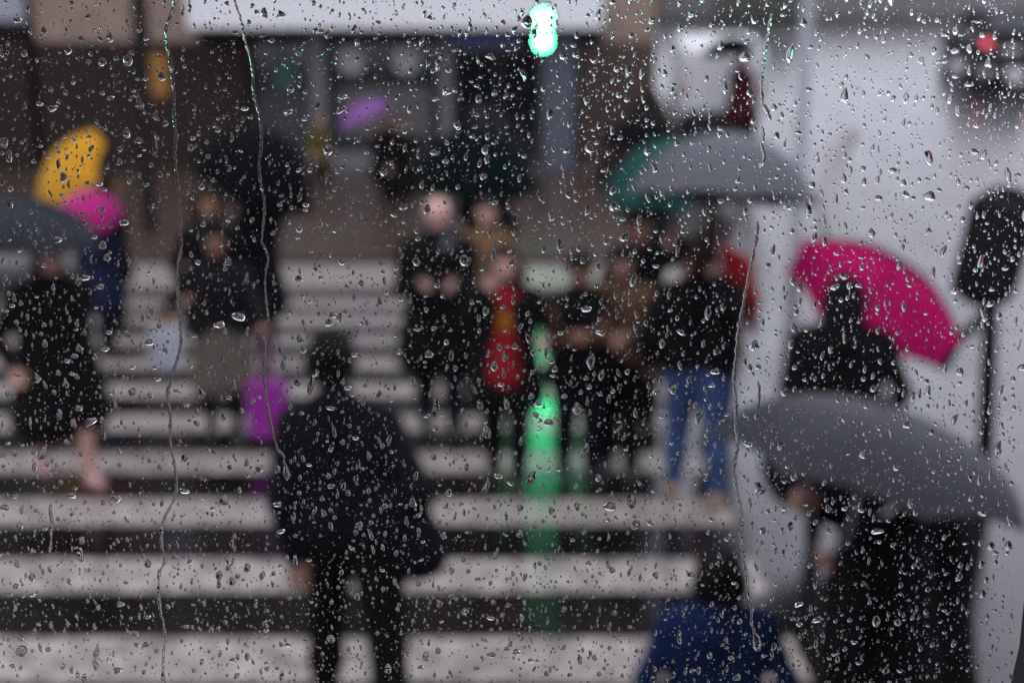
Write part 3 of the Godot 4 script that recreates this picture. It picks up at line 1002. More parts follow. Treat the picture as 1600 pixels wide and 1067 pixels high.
func _ready() -> void:
	# ---- camera: a 42 mm lens, focused on the window 0.5 m away
	var cam := Camera3D.new()
	cam.name = "camera"
	var lens := CameraAttributesPhysical.new()
	lens.frustum_focal_length = 42.287
	lens.frustum_focus_distance = 0.5
	lens.frustum_near = 0.05
	lens.frustum_far = 400.0
	lens.exposure_aperture = 5.7
	cam.attributes = lens
	add_child(cam)
	cam.position = Vector3(0, 2.85, 0)
	cam.rotation_degrees = Vector3(-12.985, 0, 0)
	cam.current = true
	# ---- overcast sky and the faint, very soft sun behind it
	var env := Environment.new()
	env.background_mode = Environment.BG_SKY
	var sky := Sky.new()
	var sm := ProceduralSkyMaterial.new()
	sm.sky_top_color = Color(0.83, 0.835, 0.89)
	sm.sky_horizon_color = Color(0.83, 0.84, 0.905)
	sm.sky_curve = 0.2
	sm.ground_bottom_color = Color(0.2, 0.2, 0.2)
	sm.ground_horizon_color = Color(0.5, 0.5, 0.52)
	sm.sky_energy_multiplier = 1.35
	sky.sky_material = sm
	env.sky = sky
	env.tonemap_mode = Environment.TONE_MAPPER_LINEAR
	env.tonemap_exposure = 1.12
	env.sdfgi_enabled = true
	env.ssao_enabled = true
	env.ssil_enabled = true
	var we := WorldEnvironment.new()
	we.name = "sky"
	we.environment = env
	add_child(we)
	var sun := DirectionalLight3D.new()
	sun.name = "sun"
	sun.light_energy = 0.25
	sun.light_angular_distance = 20.0
	sun.light_color = Color(1, 0.99, 0.97)
	sun.shadow_enabled = true
	sun.rotation_degrees = Vector3(-62, -35, 0)
	add_child(sun)

	pane_frame = Transform3D(Basis(Vector3(1, 0, 0), Vector3(0, cos(deg_to_rad(LEAN)), -sin(deg_to_rad(LEAN))), Vector3(0, sin(deg_to_rad(LEAN)), cos(deg_to_rad(LEAN)))), Vector3(0, 2.85 - 0.5 * sin(deg_to_rad(12.985)), -0.5 * cos(deg_to_rad(12.985))))
	make_templates()
	mat("water", Color(1, 1, 1, 0.0), 0.0, 0.0, {"refraction_enabled": true, "refraction_scale": 0.0333, "transparency": BaseMaterial3D.TRANSPARENCY_ALPHA})
	mat("asphalt", lin(0.0075, 0.0065, 0.006), 0.28, 0.0, {"clearcoat_enabled": true, "clearcoat": 0.22, "clearcoat_roughness": 0.2, "albedo_texture": noise_tex(0.08, 0.55, 1.0, 512, 3, 5), "uv1_triplanar": true, "uv1_world_triplanar": true, "uv1_scale": Vector3(0.35, 0.35, 0.35), "roughness_texture": noise_tex(0.014, 0.5, 1.1, 256, 4, 4)})

	# ---- the setting
	make_road()
	var crossing := base("zebra_crossing")
	tag(crossing, "", "", "", "structure")
	var paint := mat("road_paint", lin(0.49, 0.44, 0.405), 0.32, 0.0, {"albedo_texture": noise_tex(0.022, 0.55, 1.1, 512, 21, 6), "uv1_triplanar": true, "uv1_world_triplanar": true, "uv1_scale": Vector3(0.5, 0.5, 0.5)})
	for k in range(-2, 10):
		part("stripe", block(Vector3(7.75, 0.012, 0.45), Vector3(-2.45, -0.002, -5.41 - k), 0.003), paint, crossing)
	var paving := mat("brown_paving", lin(0.085, 0.056, 0.043), 0.3, 0.0, {"albedo_texture": noise_tex(0.03, 0.7, 1.0, 256, 31), "uv1_triplanar": true, "uv1_world_triplanar": true, "uv1_scale": Vector3(0.6, 0.6, 0.6)})
	var pale := mat("pale_paving", lin(0.33, 0.29, 0.27), 0.35, 0.0, {"albedo_texture": noise_tex(0.03, 0.82, 1.0, 256, 32), "uv1_triplanar": true, "uv1_world_triplanar": true, "uv1_scale": Vector3(0.6, 0.6, 0.6)})
	var walk := base("pavement")
	tag(walk, "", "", "", "structure")
	part("paving", block(Vector3(42, 0.3, 15.0), Vector3(-19, -0.03, -24.95), 0.01), paving, walk)
	for k in 9:
		part("crossing_slab", block(Vector3(0.86, 0.2, 1.75), Vector3(-5.1 + k * 0.87, -0.05, -16.2), 0.008), pale, walk)
	for k in 30:
		part("kerb_stone", block(Vector3(0.98, 0.3, 0.34), Vector3(-35.5 + k, -0.04, -17.26), 0.012), mat("kerb", lin(0.2, 0.19, 0.185), 0.5), walk)
	make_building()
	print("setting ", Time.get_ticks_msec())

	# ---- green signal across the street
	var sig := base("traffic_signal", Vector3(0.55, 0.12, -22.0))
	tag(sig, "traffic signal on the far pavement with two lit green lamps", "traffic signal")
	var iron := mat("signal_pole", lin(0.03, 0.032, 0.034), 0.4, 0.3)
	part("pole", tube([Vector3(0, 0, -0.12), Vector3(0, 3.95, -0.12)], [0.055, 0.05], 14), iron, sig)
	part("base_plate", lathe([Vector2(0.001, 0.03), Vector2(0.14, 0.03), Vector2(0.15, 0.0)], 16), iron, sig).position = Vector3(0, 0, -0.12)
	var green := mat("green_lamp", lin(0.02, 0.4, 0.2), 0.3, 0.0, {"emission_enabled": true, "emission": lin(0.07, 1.0, 0.33), "emission_energy_multiplier": 45.0})
	signal_head(sig, Vector3(0, 3.31, 0.1), 2, 0.34, 0.115, green, null, 0.0)
	for y in [3.48, 3.14]:
		var al := AreaLight3D.new()
		al.name = "lamp_light"
		al.area_size = Vector2(0.18, 0.29)
		al.light_color = Color(0.15, 1.0, 0.7)
		al.light_energy = 0.5
		al.shadow_enabled = true
		sig.add_child(al, true)
		al.position = Vector3(0, y, 0.33)
		al.rotation.y = PI

	# ---- signal seen from behind at the kerb, and the poles
	var rear := base("traffic_signal", Vector3(2.96, 0.0, -7.3))
	tag(rear, "black traffic signal seen from behind on a slim curved pole", "traffic signal")
	var shell := mat("signal_black", lin(0.008, 0.008, 0.009), 0.6, 0.0, {"metallic_specular": 0.25})
	part("pole", tube([Vector3(0.06, 0, 0), Vector3(0.05, 0.5, 0), Vector3(0.02, 1.1, 0), Vector3(0.0, 1.5, 0)], [0.06, 0.055, 0.05, 0.045], 12), shell, rear)
	signal_head(rear, Vector3(0.0, 1.74, -0.06), 2, 0.31, 0.105, null, mat("dead_lens", lin(0.02, 0.02, 0.02), 0.2), PI - 0.75, -0.16)
	part("back_board", joined([[loft([[-0.02, -0.36, 0.36, 0.15, 0.14], [0.0, -0.38, 0.385, 0.19, 0.17], [0.02, -0.36, 0.36, 0.18, 0.17]], 6), Transform3D(Basis(Vector3(0, 0, 1), -0.2) * Basis(Vector3.UP, PI - 0.45), Vector3(0.01, 1.75, -0.03))]]), shell, rear)
	part("bracket", tube([Vector3(0.0, 1.36, 0.0), Vector3(-0.1, 1.27, 0.02), Vector3(-0.2, 1.17, 0.03), Vector3(-0.28, 1.0, 0.03)], [0.04, 0.036, 0.034, 0.04], 10), shell, rear)
	var gp := base("street_pole", Vector3(3.8, rise(3.8, -16.0), -16.0))
	tag(gp, "tall pale grey pole with a brown clamp at the uphill street", "pole")
	part("shaft", tube([Vector3(0, 0, 0), Vector3(0, 6.5, 0)], [0.085, 0.07], 14), mat("pale_pole", lin(0.36, 0.36, 0.4), 0.5), gp)
	part("clamp", block(Vector3(0.26, 0.3, 0.24), Vector3(0, 1.0, 0.02), 0.03), mat("brown_box", lin(0.2, 0.11, 0.07), 0.6), gp)
	var lp := base("lamp_post", Vector3(-6.05, 0.12, -20.0))
	tag(lp, "black lamp post with an orange banner before the brown wall", "lamp post")
	part("shaft", tube([Vector3(0, 0, 0), Vector3(0, 1.0, 0), Vector3(0, 1.05, 0), Vector3(0, 6.0, 0)], [0.11, 0.1, 0.075, 0.06], 14), shell, lp)
	part("lantern", lathe([Vector2(0.001, 6.75), Vector2(0.2, 6.6), Vector2(0.22, 6.5), Vector2(0.14, 6.05), Vector2(0.06, 5.98)], 16), shell, lp)
	var ban := part("banner", block(Vector3(0.26, 0.66, 0.03), Vector3(0.32, 2.55, 0), 0.01), cloth("orange_cloth", lin(0.42, 0.2, 0.05)), lp)
	part("banner_arm", tube([Vector3(0, 2.9, 0), Vector3(0.46, 2.9, 0)], [0.014, 0.012], 6), shell, ban)
	# corner of pavement on the uphill side
	var isl := base("pavement")
	tag(isl, "", "", "", "structure")
	for k in 14:
		var z := -13.6 - k * 0.9
		var x := 4.3 + 0.05 * k + 0.012 * k * k
		var o := part("kerb_stone", block(Vector3(0.3, 0.16, 0.88), Vector3.ZERO, 0.02), mat("kerb", lin(0.2, 0.19, 0.185), 0.5), isl)
		o.position = Vector3(x, rise(x, z) + 0.05, z)
		o.rotation = Vector3(0.13, -0.05 - 0.027 * k, 0)

	# ---- up the hill
	var van := base("van", Vector3(4.42, rise(4.42, -25.8), -25.8), 0.0)
	van.rotation = Vector3(0.13, -0.06, 0)
	van.scale = Vector3(0.86, 0.95, 0.95)
	tag(van, "white van with closed rear doors parked up the hill", "van")
	var vw := mat("van_white", lin(0.66, 0.66, 0.68), 0.5)
	var vb := part("body", loft([[0.0, 0.35, 1.78, 0.96, 0.06], [-0.08, 0.32, 1.85, 1.0, 0.08], [-2.6, 0.3, 1.88, 1.02, 0.18], [-3.4, 0.3, 1.8, 1.0, 0.2], [-4.3, 0.3, 1.35, 0.97, 0.2], [-5.0, 0.32, 1.15, 0.9, 0.2], [-5.1, 0.4, 0.95, 0.82, 0.2]], 6), vw, van)
	var dk := mat("car_glass", lin(0.012, 0.013, 0.015), 0.05)
	for s in [-1.0, 1.0]:
		var dr := part("rear_door", block(Vector3(0.88, 1.2, 0.03), Vector3(s * 0.455, 1.1, 0.015), 0.02), vw, van)
		part("hinge", block(Vector3(0.04, 0.14, 0.03), Vector3(s * 0.87, 1.4, 0.03), 0.008), dk, dr)
		part("tail_light", block(Vector3(0.1, 0.42, 0.04), Vector3(s * 0.935, 0.95, 0.0), 0.02), mat("red_plastic", lin(0.25, 0.01, 0.012), 0.2), van)
		wheel_into(van, Vector3(s * 0.88, 0.32, -0.9), 0.33)
		wheel_into(van, Vector3(s * 0.88, 0.32, -4.1), 0.33)
	part("bumper", block(Vector3(1.86, 0.2, 0.14), Vector3(0, 0.42, 0.02), 0.04), mat("dark_plastic", lin(0.03, 0.03, 0.032), 0.6), van)
	var car := base("car", Vector3(13.3, rise(13.3, -33.0), -33.0), 0.0)
	car.rotation = Vector3(0.13, -0.1, 0)
	car.scale = Vector3(1.0, 1.18, 1.0)
	tag(car, "dark car with its red tail lights on, driving uphill", "car")
	var paintc := mat("car_paint", lin(0.01, 0.011, 0.014), 0.45, 0.0, {"metallic_specular": 0.3})
	part("body", loft([[0.0, 0.4, 0.86, 0.78, 0.12], [-0.08, 0.3, 0.98, 0.86, 0.16], [-0.6, 0.24, 1.04, 0.9, 0.2], [-2.4, 0.22, 1.0, 0.92, 0.2], [-3.6, 0.24, 0.92, 0.9, 0.2], [-4.3, 0.3, 0.78, 0.8, 0.2], [-4.4, 0.38, 0.68, 0.7, 0.15]], 6), paintc, car)
	part("cabin", loft([[-0.25, 0.95, 1.06, 0.72, 0.05], [-0.62, 0.98, 1.5, 0.66, 0.12], [-1.2, 0.98, 1.6, 0.66, 0.14], [-2.3, 0.98, 1.58, 0.66, 0.14], [-3.1, 0.95, 1.02, 0.72, 0.03]], 6), paintc, car)
	var rw := part("rear_window", block(Vector3(1.1, 0.5, 0.02), Vector3.ZERO, 0.02), mat("rear_glass", lin(0.05, 0.05, 0.055), 0.08), car)
	rw.transform = Transform3D(Basis(Vector3(1, 0, 0), -0.68), Vector3(0, 1.3, -0.415))
	for s in [-1.0, 1.0]:
		part("tail_light", block(Vector3(0.24, 0.16, 0.08), Vector3(s * 0.66, 0.86, 0.0), 0.03), mat("tail_lamp", lin(0.4, 0.02, 0.03), 0.3, 0.0, {"emission_enabled": true, "emission": lin(1.0, 0.14, 0.2), "emission_energy_multiplier": 1.4}), car)
		wheel_into(car, Vector3(s * 0.8, 0.31, -0.85), 0.32)
		wheel_into(car, Vector3(s * 0.8, 0.31, -3.55), 0.32)
	part("number_plate", block(Vector3(0.5, 0.11, 0.02), Vector3(0, 0.72, 0.02), 0.005), mat("plate_white", lin(0.6, 0.6, 0.58), 0.4), car)
	part("bumper", block(Vector3(1.6, 0.2, 0.12), Vector3(0, 0.46, 0.0), 0.05), mat("dark_plastic", lin(0.03, 0.03, 0.032), 0.6), car)
	var wall := base("garden_wall", Vector3(12.0, rise(12.0, -52.0), -52.0))
	tag(wall, "low grey stone wall across the top of the uphill street", "wall")
	for k in 15:
		part("wall_stone", block(Vector3(2.0, 1.6, 0.5), Vector3(-7.0 + k * 2.01, 0.7, 0), 0.03), mat("grey_stone", lin(0.2, 0.19, 0.185), 0.7), wall)
		part("coping", block(Vector3(2.04, 0.12, 0.62), Vector3(-7.0 + k * 2.01, 1.562, 0), 0.02), mat("pale_coping", lin(0.32, 0.31, 0.3), 0.7), wall)
	var hedge := base("hedge", Vector3(8.6, rise(8.6, -44.0), -44.0))
	tag(hedge, "dark green hedge at the top of the hill behind the white van", "hedge")
	var rng := RandomNumberGenerator.new()
	rng.seed = 77
	var lv := PackedVector3Array()
	var li := PackedInt32Array()
	for k in 5200:
		var c := Vector3(rng.randf_range(-1.5, 1.5), rng.randf_range(0.15, 1.75), rng.randf_range(-0.45, 0.45))
		c += Vector3(rng.randfn(), rng.randfn(), rng.randfn()) * 0.06
		var bs := Basis.from_euler(Vector3(rng.randf() * TAU, rng.randf() * TAU, rng.randf() * TAU)) * rng.randf_range(0.03, 0.06)
		var q := lv.size()
		for w in [Vector3(0, -1, 0), Vector3(0.5, 0, 0.1), Vector3(0, 1, 0), Vector3(-0.5, 0, 0.1)]: lv.append(c + bs * w)
		li.append_array([q, q + 1, q + 2, q, q + 2, q + 3])
	part("foliage", mesh_of(lv, li), mat("leaf_green", lin(0.03, 0.055, 0.015), 0.6), hedge)
	for k in 6: part("stem", tube([Vector3(-1.3 + k * 0.52, -0.1, 0), Vector3(-1.25 + k * 0.52, 0.8, 0.05), Vector3(-1.3 + k * 0.5, 1.5, -0.05)], [0.03, 0.022, 0.01], 6), mat("bark", lin(0.06, 0.045, 0.03), 0.9), hedge)

	make_people()
	print("people ", Time.get_ticks_msec())
	make_coach()
	make_rain()
	print("done ", Time.get_ticks_msec())

func make_people() -> void:
	var fair := skin("skin_fair", lin(0.44, 0.24, 0.19))
	var pinkish := skin("skin_pink", lin(0.58, 0.33, 0.29))
	var tanned := skin("skin_tanned", lin(0.27, 0.13, 0.085))
	var black := cloth("black_cloth", lin(0.006, 0.006, 0.0065))
	var coal := cloth("charcoal_cloth", lin(0.011, 0.0115, 0.013))
	var ink := cloth("dark_navy_cloth", lin(0.007, 0.008, 0.012))
	var navy := cloth("navy_cloth", lin(0.009, 0.022, 0.085))
	var deep := cloth("deep_navy_cloth", lin(0.014, 0.022, 0.06))
	var denim := cloth("denim", lin(0.055, 0.1, 0.25))
	var brown := cloth("brown_leather", lin(0.13, 0.066, 0.038), 0.5)
	var tan_c := cloth("tan_cloth", lin(0.22, 0.125, 0.065))
	var red := cloth("red_cloth", lin(0.3, 0.012, 0.02))
	var maroon := cloth("maroon_cloth", lin(0.07, 0.01, 0.014))
	var orange := cloth("orange_scarf", lin(0.4, 0.14, 0.02))
	var taupe := cloth("taupe_cloth", lin(0.17, 0.14, 0.12))
	var violet := cloth("violet_grey_cloth", lin(0.06, 0.052, 0.075))
	var olive := cloth("olive_cloth", lin(0.12, 0.09, 0.03))
	var hair_b := mat("black_hair", lin(0.007, 0.006, 0.006), 0.6, 0.0, {"metallic_specular": 0.2})
	var hair_br := mat("brown_hair", lin(0.025, 0.014, 0.009), 0.6, 0.0, {"metallic_specular": 0.25})
	var shoe_b := mat("black_shoe", lin(0.012, 0.012, 0.012), 0.4)
	var shoe_t := mat("tan_shoe", lin(0.4, 0.27, 0.18), 0.6)
	var shoe_p := mat("pink_shoe", lin(0.55, 0.3, 0.3), 0.6)
	var V := func(x, y, z) -> Vector3: return Vector3(x, y, z)

	var canopy := func(key: String, c: Color, back := 0.35) -> StandardMaterial3D:
		return mat(key, c, 0.5, 0.0, {"backlight_enabled": true, "backlight": Color(back, back, back), "metallic_specular": 0.22, "albedo_texture": tpl.weave, "uv1_triplanar": true, "uv1_scale": Vector3(4, 4, 4)})
	var slate: StandardMaterial3D = canopy.call("slate_canopy", lin(0.022, 0.027, 0.036), 0.1)
	var grey: StandardMaterial3D = canopy.call("grey_canopy", lin(0.135, 0.14, 0.162), 0.15)
	var dgrey: StandardMaterial3D = canopy.call("dark_grey_canopy", lin(0.044, 0.046, 0.057), 0.1)
	var bl: StandardMaterial3D = canopy.call("black_canopy", lin(0.006, 0.0065, 0.008), 0.0)
	var bgreen: StandardMaterial3D = canopy.call("black_green_canopy", lin(0.004, 0.009, 0.008), 0.0)
	for dark in [bl, bgreen]:
		dark.roughness = 0.85
		dark.metallic_specular = 0.12
	var teal: StandardMaterial3D = canopy.call("teal_canopy", lin(0.008, 0.075, 0.065), 0.3)
	var pink: StandardMaterial3D = canopy.call("pink_canopy", lin(0.98, 0.115, 0.47), 1.3)
	var yellow: StandardMaterial3D = canopy.call("yellow_canopy", lin(0.85, 0.42, 0.02), 0.7)
	var magenta: StandardMaterial3D = canopy.call("magenta_canopy", lin(0.72, 0.03, 0.3), 0.7)
	var purple: StandardMaterial3D = canopy.call("purple_canopy", lin(0.3, 0.12, 0.4), 0.5)

	# woman in black with bare legs, under the slate umbrella
	var ax := Vector3(0.16, 1, 0.1).normalized()
	var ap := Vector3(-3.28, 1.98, -7.95)
	umbrella(ap, ax, 0.56, 0.24, 0.82, [slate], "slate blue umbrella over the person with bare legs")
	person(V.call(-3.12, 0, -8.0), {"h": 1.7, "girth": 1.3, "yaw": 0.7, "coat": 0.4, "lower": "bare", "stride": 0.2, "hand_l": ap - ax * 0.78, "hair": "long", "hair_mat": hair_br, "skin": fair, "parts": {1: ["coat", black], 3: ["shoes", shoe_p]}}, "person in a long black coat with bare legs and pink shoes, walking")
	# navy coat under the yellow and magenta umbrella
	ax = Vector3(-0.78, 0.42, 0.5).normalized()
	ap = Vector3(-4.46, 1.63, -12.4) + ax * 0.36
	umbrella(ap, ax, 0.62, 0.36, 0.8, [yellow], "bright yellow umbrella tilted on its side", 0.4)
	person(V.call(-4.25, 0, -12.75), {"h": 1.7, "yaw": 2.2, "coat": 0.6, "hand_r": ap - ax * 0.7, "hair": "short", "hair_mat": hair_br, "skin": tanned, "parts": {1: ["coat", coal], 2: ["trousers", black], 3: ["shoes", shoe_b]}}, "person in charcoal behind the bright yellow umbrella")
	ax = Vector3(0.12, 0.9, 0.42).normalized()
	ap = Vector3(-3.98, 1.66, -11.3)
	umbrella(ap, ax, 0.31, 0.24, 0.62, [magenta], "small magenta umbrella below the bright yellow one")
	person(V.call(-4.0, 0, -11.6), {"h": 1.5, "yaw": 2.6, "coat": 0.6, "hand_r": ap - ax * 0.56, "hair": "short", "hair_mat": hair_br, "skin": fair, "parts": {1: ["coat", deep], 2: ["trousers", ink], 3: ["shoes", shoe_b]}}, "short person in a navy coat under the small magenta umbrella")
	# woman with the purple bag
	person(V.call(-2.22, 0, -8.9), {"h": 1.68, "yaw": 0.25, "coat": 0.84, "lower": "skirt", "skirt": 0.5, "leg": 4, "stride": 0.1, "hand_l": Vector3(-1.83, 0.97, -8.62), "hand_r": Vector3(-2.56, 1.04, -8.7), "hair": "bushy", "hair_mat": hair_b, "skin": tanned, "nod": 0.3, "parts": {1: ["jacket", coal], 2: ["skirt", taupe], 3: ["shoes", shoe_b], 4: ["tights", black]}}, "person with bushy black hair and a taupe skirt, carrying two bags")
	bag(Vector3(-1.82, 0.57, -8.6), Vector3(0.31, 0.42, 0.14), canopy.call("purple_bag", lin(0.34, 0.035, 0.36), 0.3), mat("pink_handle", lin(0.5, 0.28, 0.4), 0.6), "purple carrier bag with pink handles", 0.4)
	bag(Vector3(-2.56, 0.97, -8.66), Vector3(0.24, 0.32, 0.12), mat("white_bag", lin(0.4, 0.41, 0.47), 0.6), mat("mustard_handle", lin(0.4, 0.27, 0.06), 0.6), "small white bag with mustard handles", 0.09)
	# two dark figures behind, one under the black umbrella
	person(V.call(-2.75, 0, -10.8), {"h": 1.72, "yaw": 0.5, "coat": 0.5, "hair": "bushy", "hair_mat": hair_br, "skin": tanned, "parts": {1: ["coat", black], 2: ["trousers", black], 3: ["shoes", shoe_b]}}, "person in black half hidden behind the one with bushy hair")
	ax = Vector3(0.5, 1, 0.2).normalized()
	ap = Vector3(-2.22, 2.22, -11.3)
	umbrella(ap, ax, 0.62, 0.56, 0.82, [bl], "black umbrella tipped sideways beside the purple bag's owner")
	person(V.call(-2.42, 0, -11.4), {"h": 1.76, "yaw": -0.3, "coat": 0.5, "hand_l": ap - ax * 0.78, "hair": "short", "hair_mat": hair_b, "skin": tanned, "parts": {1: ["coat", ink], 2: ["trousers", black], 3: ["shoes", shoe_b]}}, "person in a dark coat under the tipped black umbrella")
	# far pavement
	ax = Vector3(-0.42, 1, 0.15).normalized()
	ap = Vector3(-2.98, 2.12, -23.8)
	umbrella(ap, ax, 0.56, 0.3, 0.8, [purple], "purple umbrella on the far pavement")
	person(V.call(-2.5, 0.12, -24.0), {"h": 1.74, "girth": 1.35, "yaw": -0.4, "coat": 0.45, "hand_r": ap - ax * 0.72, "hair": "short", "hair_mat": hair_br, "skin": fair, "parts": {1: ["coat", black], 2: ["trousers", black], 3: ["shoes", shoe_b]}}, "person in a black coat under the purple umbrella")
	bag(Vector3(-2.08, 1.28, -23.6), Vector3(0.34, 0.62, 0.16), mat("white_tote", lin(0.55, 0.55, 0.56), 0.6), mat("white_tote_handle", lin(0.5, 0.5, 0.5), 0.6), "white tote bag on the far pavement", 0.2)
	person(V.call(-4.2, 0.12, -26.5), {"h": 1.68, "yaw": 0.8, "coat": 0.6, "hair": "short", "hair_mat": hair_br, "skin": fair, "parts": {1: ["coat", olive], 2: ["trousers", black], 3: ["shoes", shoe_b]}}, "person in an olive coat waiting before the shopfront")
	person(V.call(-2.05, 0.12, -22.6), {"h": 1.72, "girth": 1.2, "yaw": 0.3, "coat": 0.4, "hair": "short", "hair_mat": hair_b, "skin": tanned, "parts": {1: ["coat", black], 2: ["trousers", black], 3: ["shoes", shoe_b]}}, "bareheaded person in a long black coat on the far pavement")
	# bald man and those behind him
	ax = Vector3(0.05, 1, 0.05).normalized()
	ap = Vector3(-0.36, 2.24, -12.3)
	umbrella(ap, ax, 0.68, 0.66, 0.8, [bgreen], "black green umbrella behind the bald man")
	person(V.call(-0.3, 0, -12.8), {"h": 1.82, "yaw": 0.1, "coat": 0.5, "hand_r": ap - ax * 0.76, "hair": "short", "hair_mat": hair_b, "skin": tanned, "parts": {1: ["coat", black], 2: ["trousers", black], 3: ["shoes", shoe_b]}}, "person in black under the black green umbrella")
	person(V.call(-0.22, 0, -10.4), {"h": 1.69, "yaw": -0.1, "coat": 0.55, "hair": "short", "hair_mat": hair_br, "skin": fair, "parts": {1: ["coat", tan_c], 2: ["trousers", ink], 3: ["shoes", shoe_b]}}, "person in a tan coat standing behind the bald man")
	person(V.call(-0.57, 0, -9.15), {"h": 1.86, "yaw": 0.15, "coat": 0.5, "girth": 1.2, "stride": 0.1, "nod": 0.3, "grip": false, "hand_r": Vector3(-0.68, 1.24, -8.8), "hand_l": Vector3(-0.43, 1.24, -8.8), "skin": pinkish, "extra": [[V.call(0.06, 1.4, 0.06), V.call(0.08, 1.1, 0.11), 0.05, 0.055, 4]], "parts": {1: ["coat", black], 2: ["trousers", ink], 3: ["shoes", shoe_b], 4: ["scarf", cloth("grey_scarf", lin(0.12, 0.13, 0.17))]}}, "bald man in a black coat")
	# red and orange top
	person(V.call(-0.04, 0, -7.95), {"h": 1.66, "girth": 1.12, "yaw": -0.1, "coat": 0.6, "stride": 0.08, "nod": 0.25, "grip": false, "hand_r": Vector3(-0.17, 1.42, -7.66), "hand_l": Vector3(0.22, 1.08, -7.66), "hair": "long", "hair_mat": hair_br, "skin": pinkish, "extra": [[V.call(0, 1.38, 0.05), V.call(0, 1.3, 0.06), 0.085, 0.09, 4], [V.call(0, 1.26, 0.075), V.call(0, 1.18, 0.08), 0.09, 0.09, 5], [V.call(0, 1.1, 0.085), V.call(0, 0.86, 0.09), 0.1, 0.135, 4]], "parts": {1: ["coat", black], 2: ["trousers", black], 3: ["shoes", shoe_b], 4: ["dress", red], 5: ["scarf", orange]}}, "person in an open black coat over a red dress and orange scarf")
	person(V.call(0.46, 0, -8.0), {"h": 1.6, "girth": 1.12, "yaw": 0.15, "coat": 0.75, "nod": 0.5, "stride": 0.05, "hand_r": Vector3(0.4, 1.1, -7.68), "hand_l": Vector3(0.47, 1.1, -7.68), "sleeve": 4, "hair": "short", "hair_mat": hair_b, "skin": tanned, "parts": {1: ["waistcoat", black], 2: ["trousers", ink], 3: ["shoes", shoe_b], 4: ["sleeves", brown]}}, "dark haired person with brown sleeves looking down at both hands")
	person(V.call(0.76, 0, -8.15), {"h": 1.63, "yaw": -0.25, "coat": 0.86, "girth": 1.3, "nod": 0.45, "stride": 0.05, "hand_r": Vector3(0.68, 1.06, -7.8), "hand_l": Vector3(0.76, 1.07, -7.8), "hair": "long", "hair_mat": hair_b, "skin": fair, "parts": {1: ["jacket", brown], 2: ["trousers", black], 3: ["shoes", shoe_b]}}, "person in a brown leather jacket with black trousers")
	# teal umbrella and a black one behind
	ax = Vector3(-0.1, 1, 0.1).normalized()
	ap = Vector3(1.17, 2.3, -9.1)
	umbrella(ap, ax, 0.52, 0.42, 0.8, [teal], "teal umbrella mostly hidden by the big grey one")
	person(V.call(0.98, 0, -9.2), {"h": 1.72, "yaw": 0.2, "coat": 0.6, "hand_l": ap - ax * 0.76, "hair": "short", "hair_mat": hair_b, "skin": tanned, "parts": {1: ["coat", black], 2: ["trousers", black], 3: ["shoes", shoe_b]}}, "person in black under the teal umbrella")
	ax = Vector3(0.05, 1, 0.0).normalized()
	ap = Vector3(1.56, 2.24, -14.0)
	umbrella(ap, ax, 0.54, 0.32, 0.8, [bl], "black umbrella peeping out above the teal one")
	person(V.call(1.6, 0, -14.2), {"h": 1.7, "yaw": 0.0, "coat": 0.6, "hand_r": ap - ax * 0.76, "hair": "short", "hair_mat": hair_b, "skin": fair, "parts": {1: ["coat", coal], 2: ["trousers", black], 3: ["shoes", shoe_b]}}, "person in charcoal under the black umbrella near the far kerb")
	# jeans under the big grey umbrella, red jacket behind
	ax = Vector3(0.06, 1, -0.16).normalized()
	ap = Vector3(1.35, 2.43, -7.6)
	umbrella(ap, ax, 0.61, 0.42, 0.95, [grey], "big grey umbrella held high over the blue jeans")
	person(V.call(1.22, 0, -7.6), {"h": 1.78, "yaw": 3.05, "coat": 0.9, "stride": 0.12, "stance": 1.35, "girth": 1.22, "hand_r": ap - ax * 0.9, "hair": "short", "hair_mat": hair_br, "skin": tanned, "parts": {1: ["jacket", black], 2: ["jeans", denim], 3: ["shoes", shoe_t]}}, "person in a black jacket and blue jeans seen from behind")
	person(V.call(1.64, 0, -9.3), {"h": 1.7, "yaw": 2.6, "coat": 0.95, "hair": "short", "hair_mat": hair_br, "skin": fair, "parts": {1: ["jacket", red], 2: ["trousers", violet], 3: ["shoes", shoe_b]}}, "person in a red jacket and violet grey trousers")
	# pink umbrella
	ax = Vector3(0.58, 0.66, -0.42).normalized()
	ap = Vector3(2.1, 1.42, -7.0) + ax * 0.3
	umbrella(ap, ax, 0.58, 0.25, 0.8, [pink], "hot pink umbrella leaning on a shoulder")
	person(V.call(1.9, 0, -6.75), {"h": 1.64, "yaw": 2.9, "coat": 0.45, "girth": 1.35, "flare": 0.3, "head": 1.12, "hand_l": ap - ax * 0.78, "hair": "long", "hair_mat": hair_b, "skin": fair, "parts": {1: ["coat", black], 2: ["trousers", black], 3: ["shoes", shoe_b]}}, "person in a wide black coat under the hot pink umbrella")
	# dark grey umbrella close by
	ax = Vector3(0.24, 1, -0.08).normalized()
	ap = Vector3(1.2, 1.78, -3.72)
	umbrella(ap, ax, 0.53, 0.22, 0.75, [dgrey], "dark grey umbrella over the long black coat near the window")
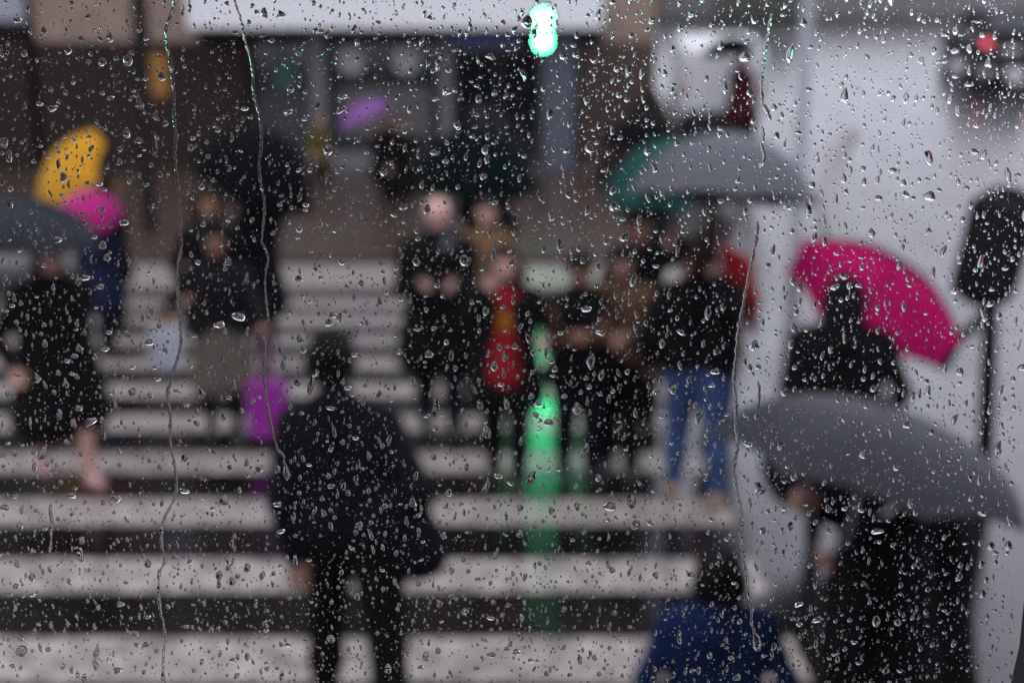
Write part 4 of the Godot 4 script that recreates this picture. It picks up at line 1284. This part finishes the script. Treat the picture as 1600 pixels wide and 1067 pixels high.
	person(V.call(1.34, 0, -3.78), {"h": 1.62, "yaw": -2.5, "coat": 0.35, "girth": 1.5, "flare": 0.12, "lean": V.call(0, 0, 0.02), "hand_l": ap - ax * 0.6, "hand_r": Vector3(1.0, 1.36, -3.92), "hair": "short", "hair_mat": hair_b, "skin": fair, "parts": {1: ["coat", black], 2: ["trousers", black], 3: ["shoes", shoe_b]}}, "person in a long black coat under the dark grey umbrella")
	# child in navy
	person(V.call(0.71, 0, -3.84), {"h": 1.22, "sink": 0.02, "extra": [[V.call(0, 1.36, -0.06), V.call(0, 1.5, -0.045), 0.1, 0.095, 1]],  "yaw": 3.1, "coat": 0.8, "girth": 1.25, "head": 1.15, "hair": "short", "hair_mat": hair_b, "skin": fair, "parts": {1: ["jacket", navy], 2: ["trousers", ink], 3: ["shoes", shoe_b]}}, "child in a navy blue jacket seen from behind")
	# man in front
	person(V.call(-0.66, 0, -4.68), {"h": 1.8, "yaw": 3.14, "coat": 0.86, "girth": 0.98, "stance": 1.7, "stride": 0.2, "flare": 0.15, "grip": false, "lean": V.call(0.05, 0, 0.02), "hand_l": Vector3(-0.9, 0.83, -4.62), "hand_r": Vector3(-0.42, 0.98, -4.72), "extra": [[V.call(-0.2, 1.08, -0.03), V.call(-0.27, 0.86, -0.02), 0.1, 0.12, 1]], "hair": "short", "hair_mat": hair_b, "skin": fair, "parts": {1: ["jacket", ink], 2: ["trousers", black], 3: ["shoes", shoe_b]}}, "man in a dark navy jacket seen from behind, one arm hanging")
	# up the hill
	ax = Vector3(-0.12, 1, 0.05).normalized()
	ap = Vector3(4.3, rise(4.5, -24.7) + 2.1, -24.5)
	umbrella(ap, ax, 0.6, 0.36, 0.8, [bl], "black umbrella beside the white van")
	person(V.call(4.62, rise(4.62, -24.7), -24.7), {"h": 1.72, "girth": 1.45, "yaw": 0.6, "coat": 0.5, "hand_r": ap - ax * 0.76, "hair": "short", "hair_mat": hair_b, "skin": tanned, "parts": {1: ["coat", maroon], 2: ["trousers", black], 3: ["shoes", shoe_b]}}, "person in a maroon coat standing beside the white van")
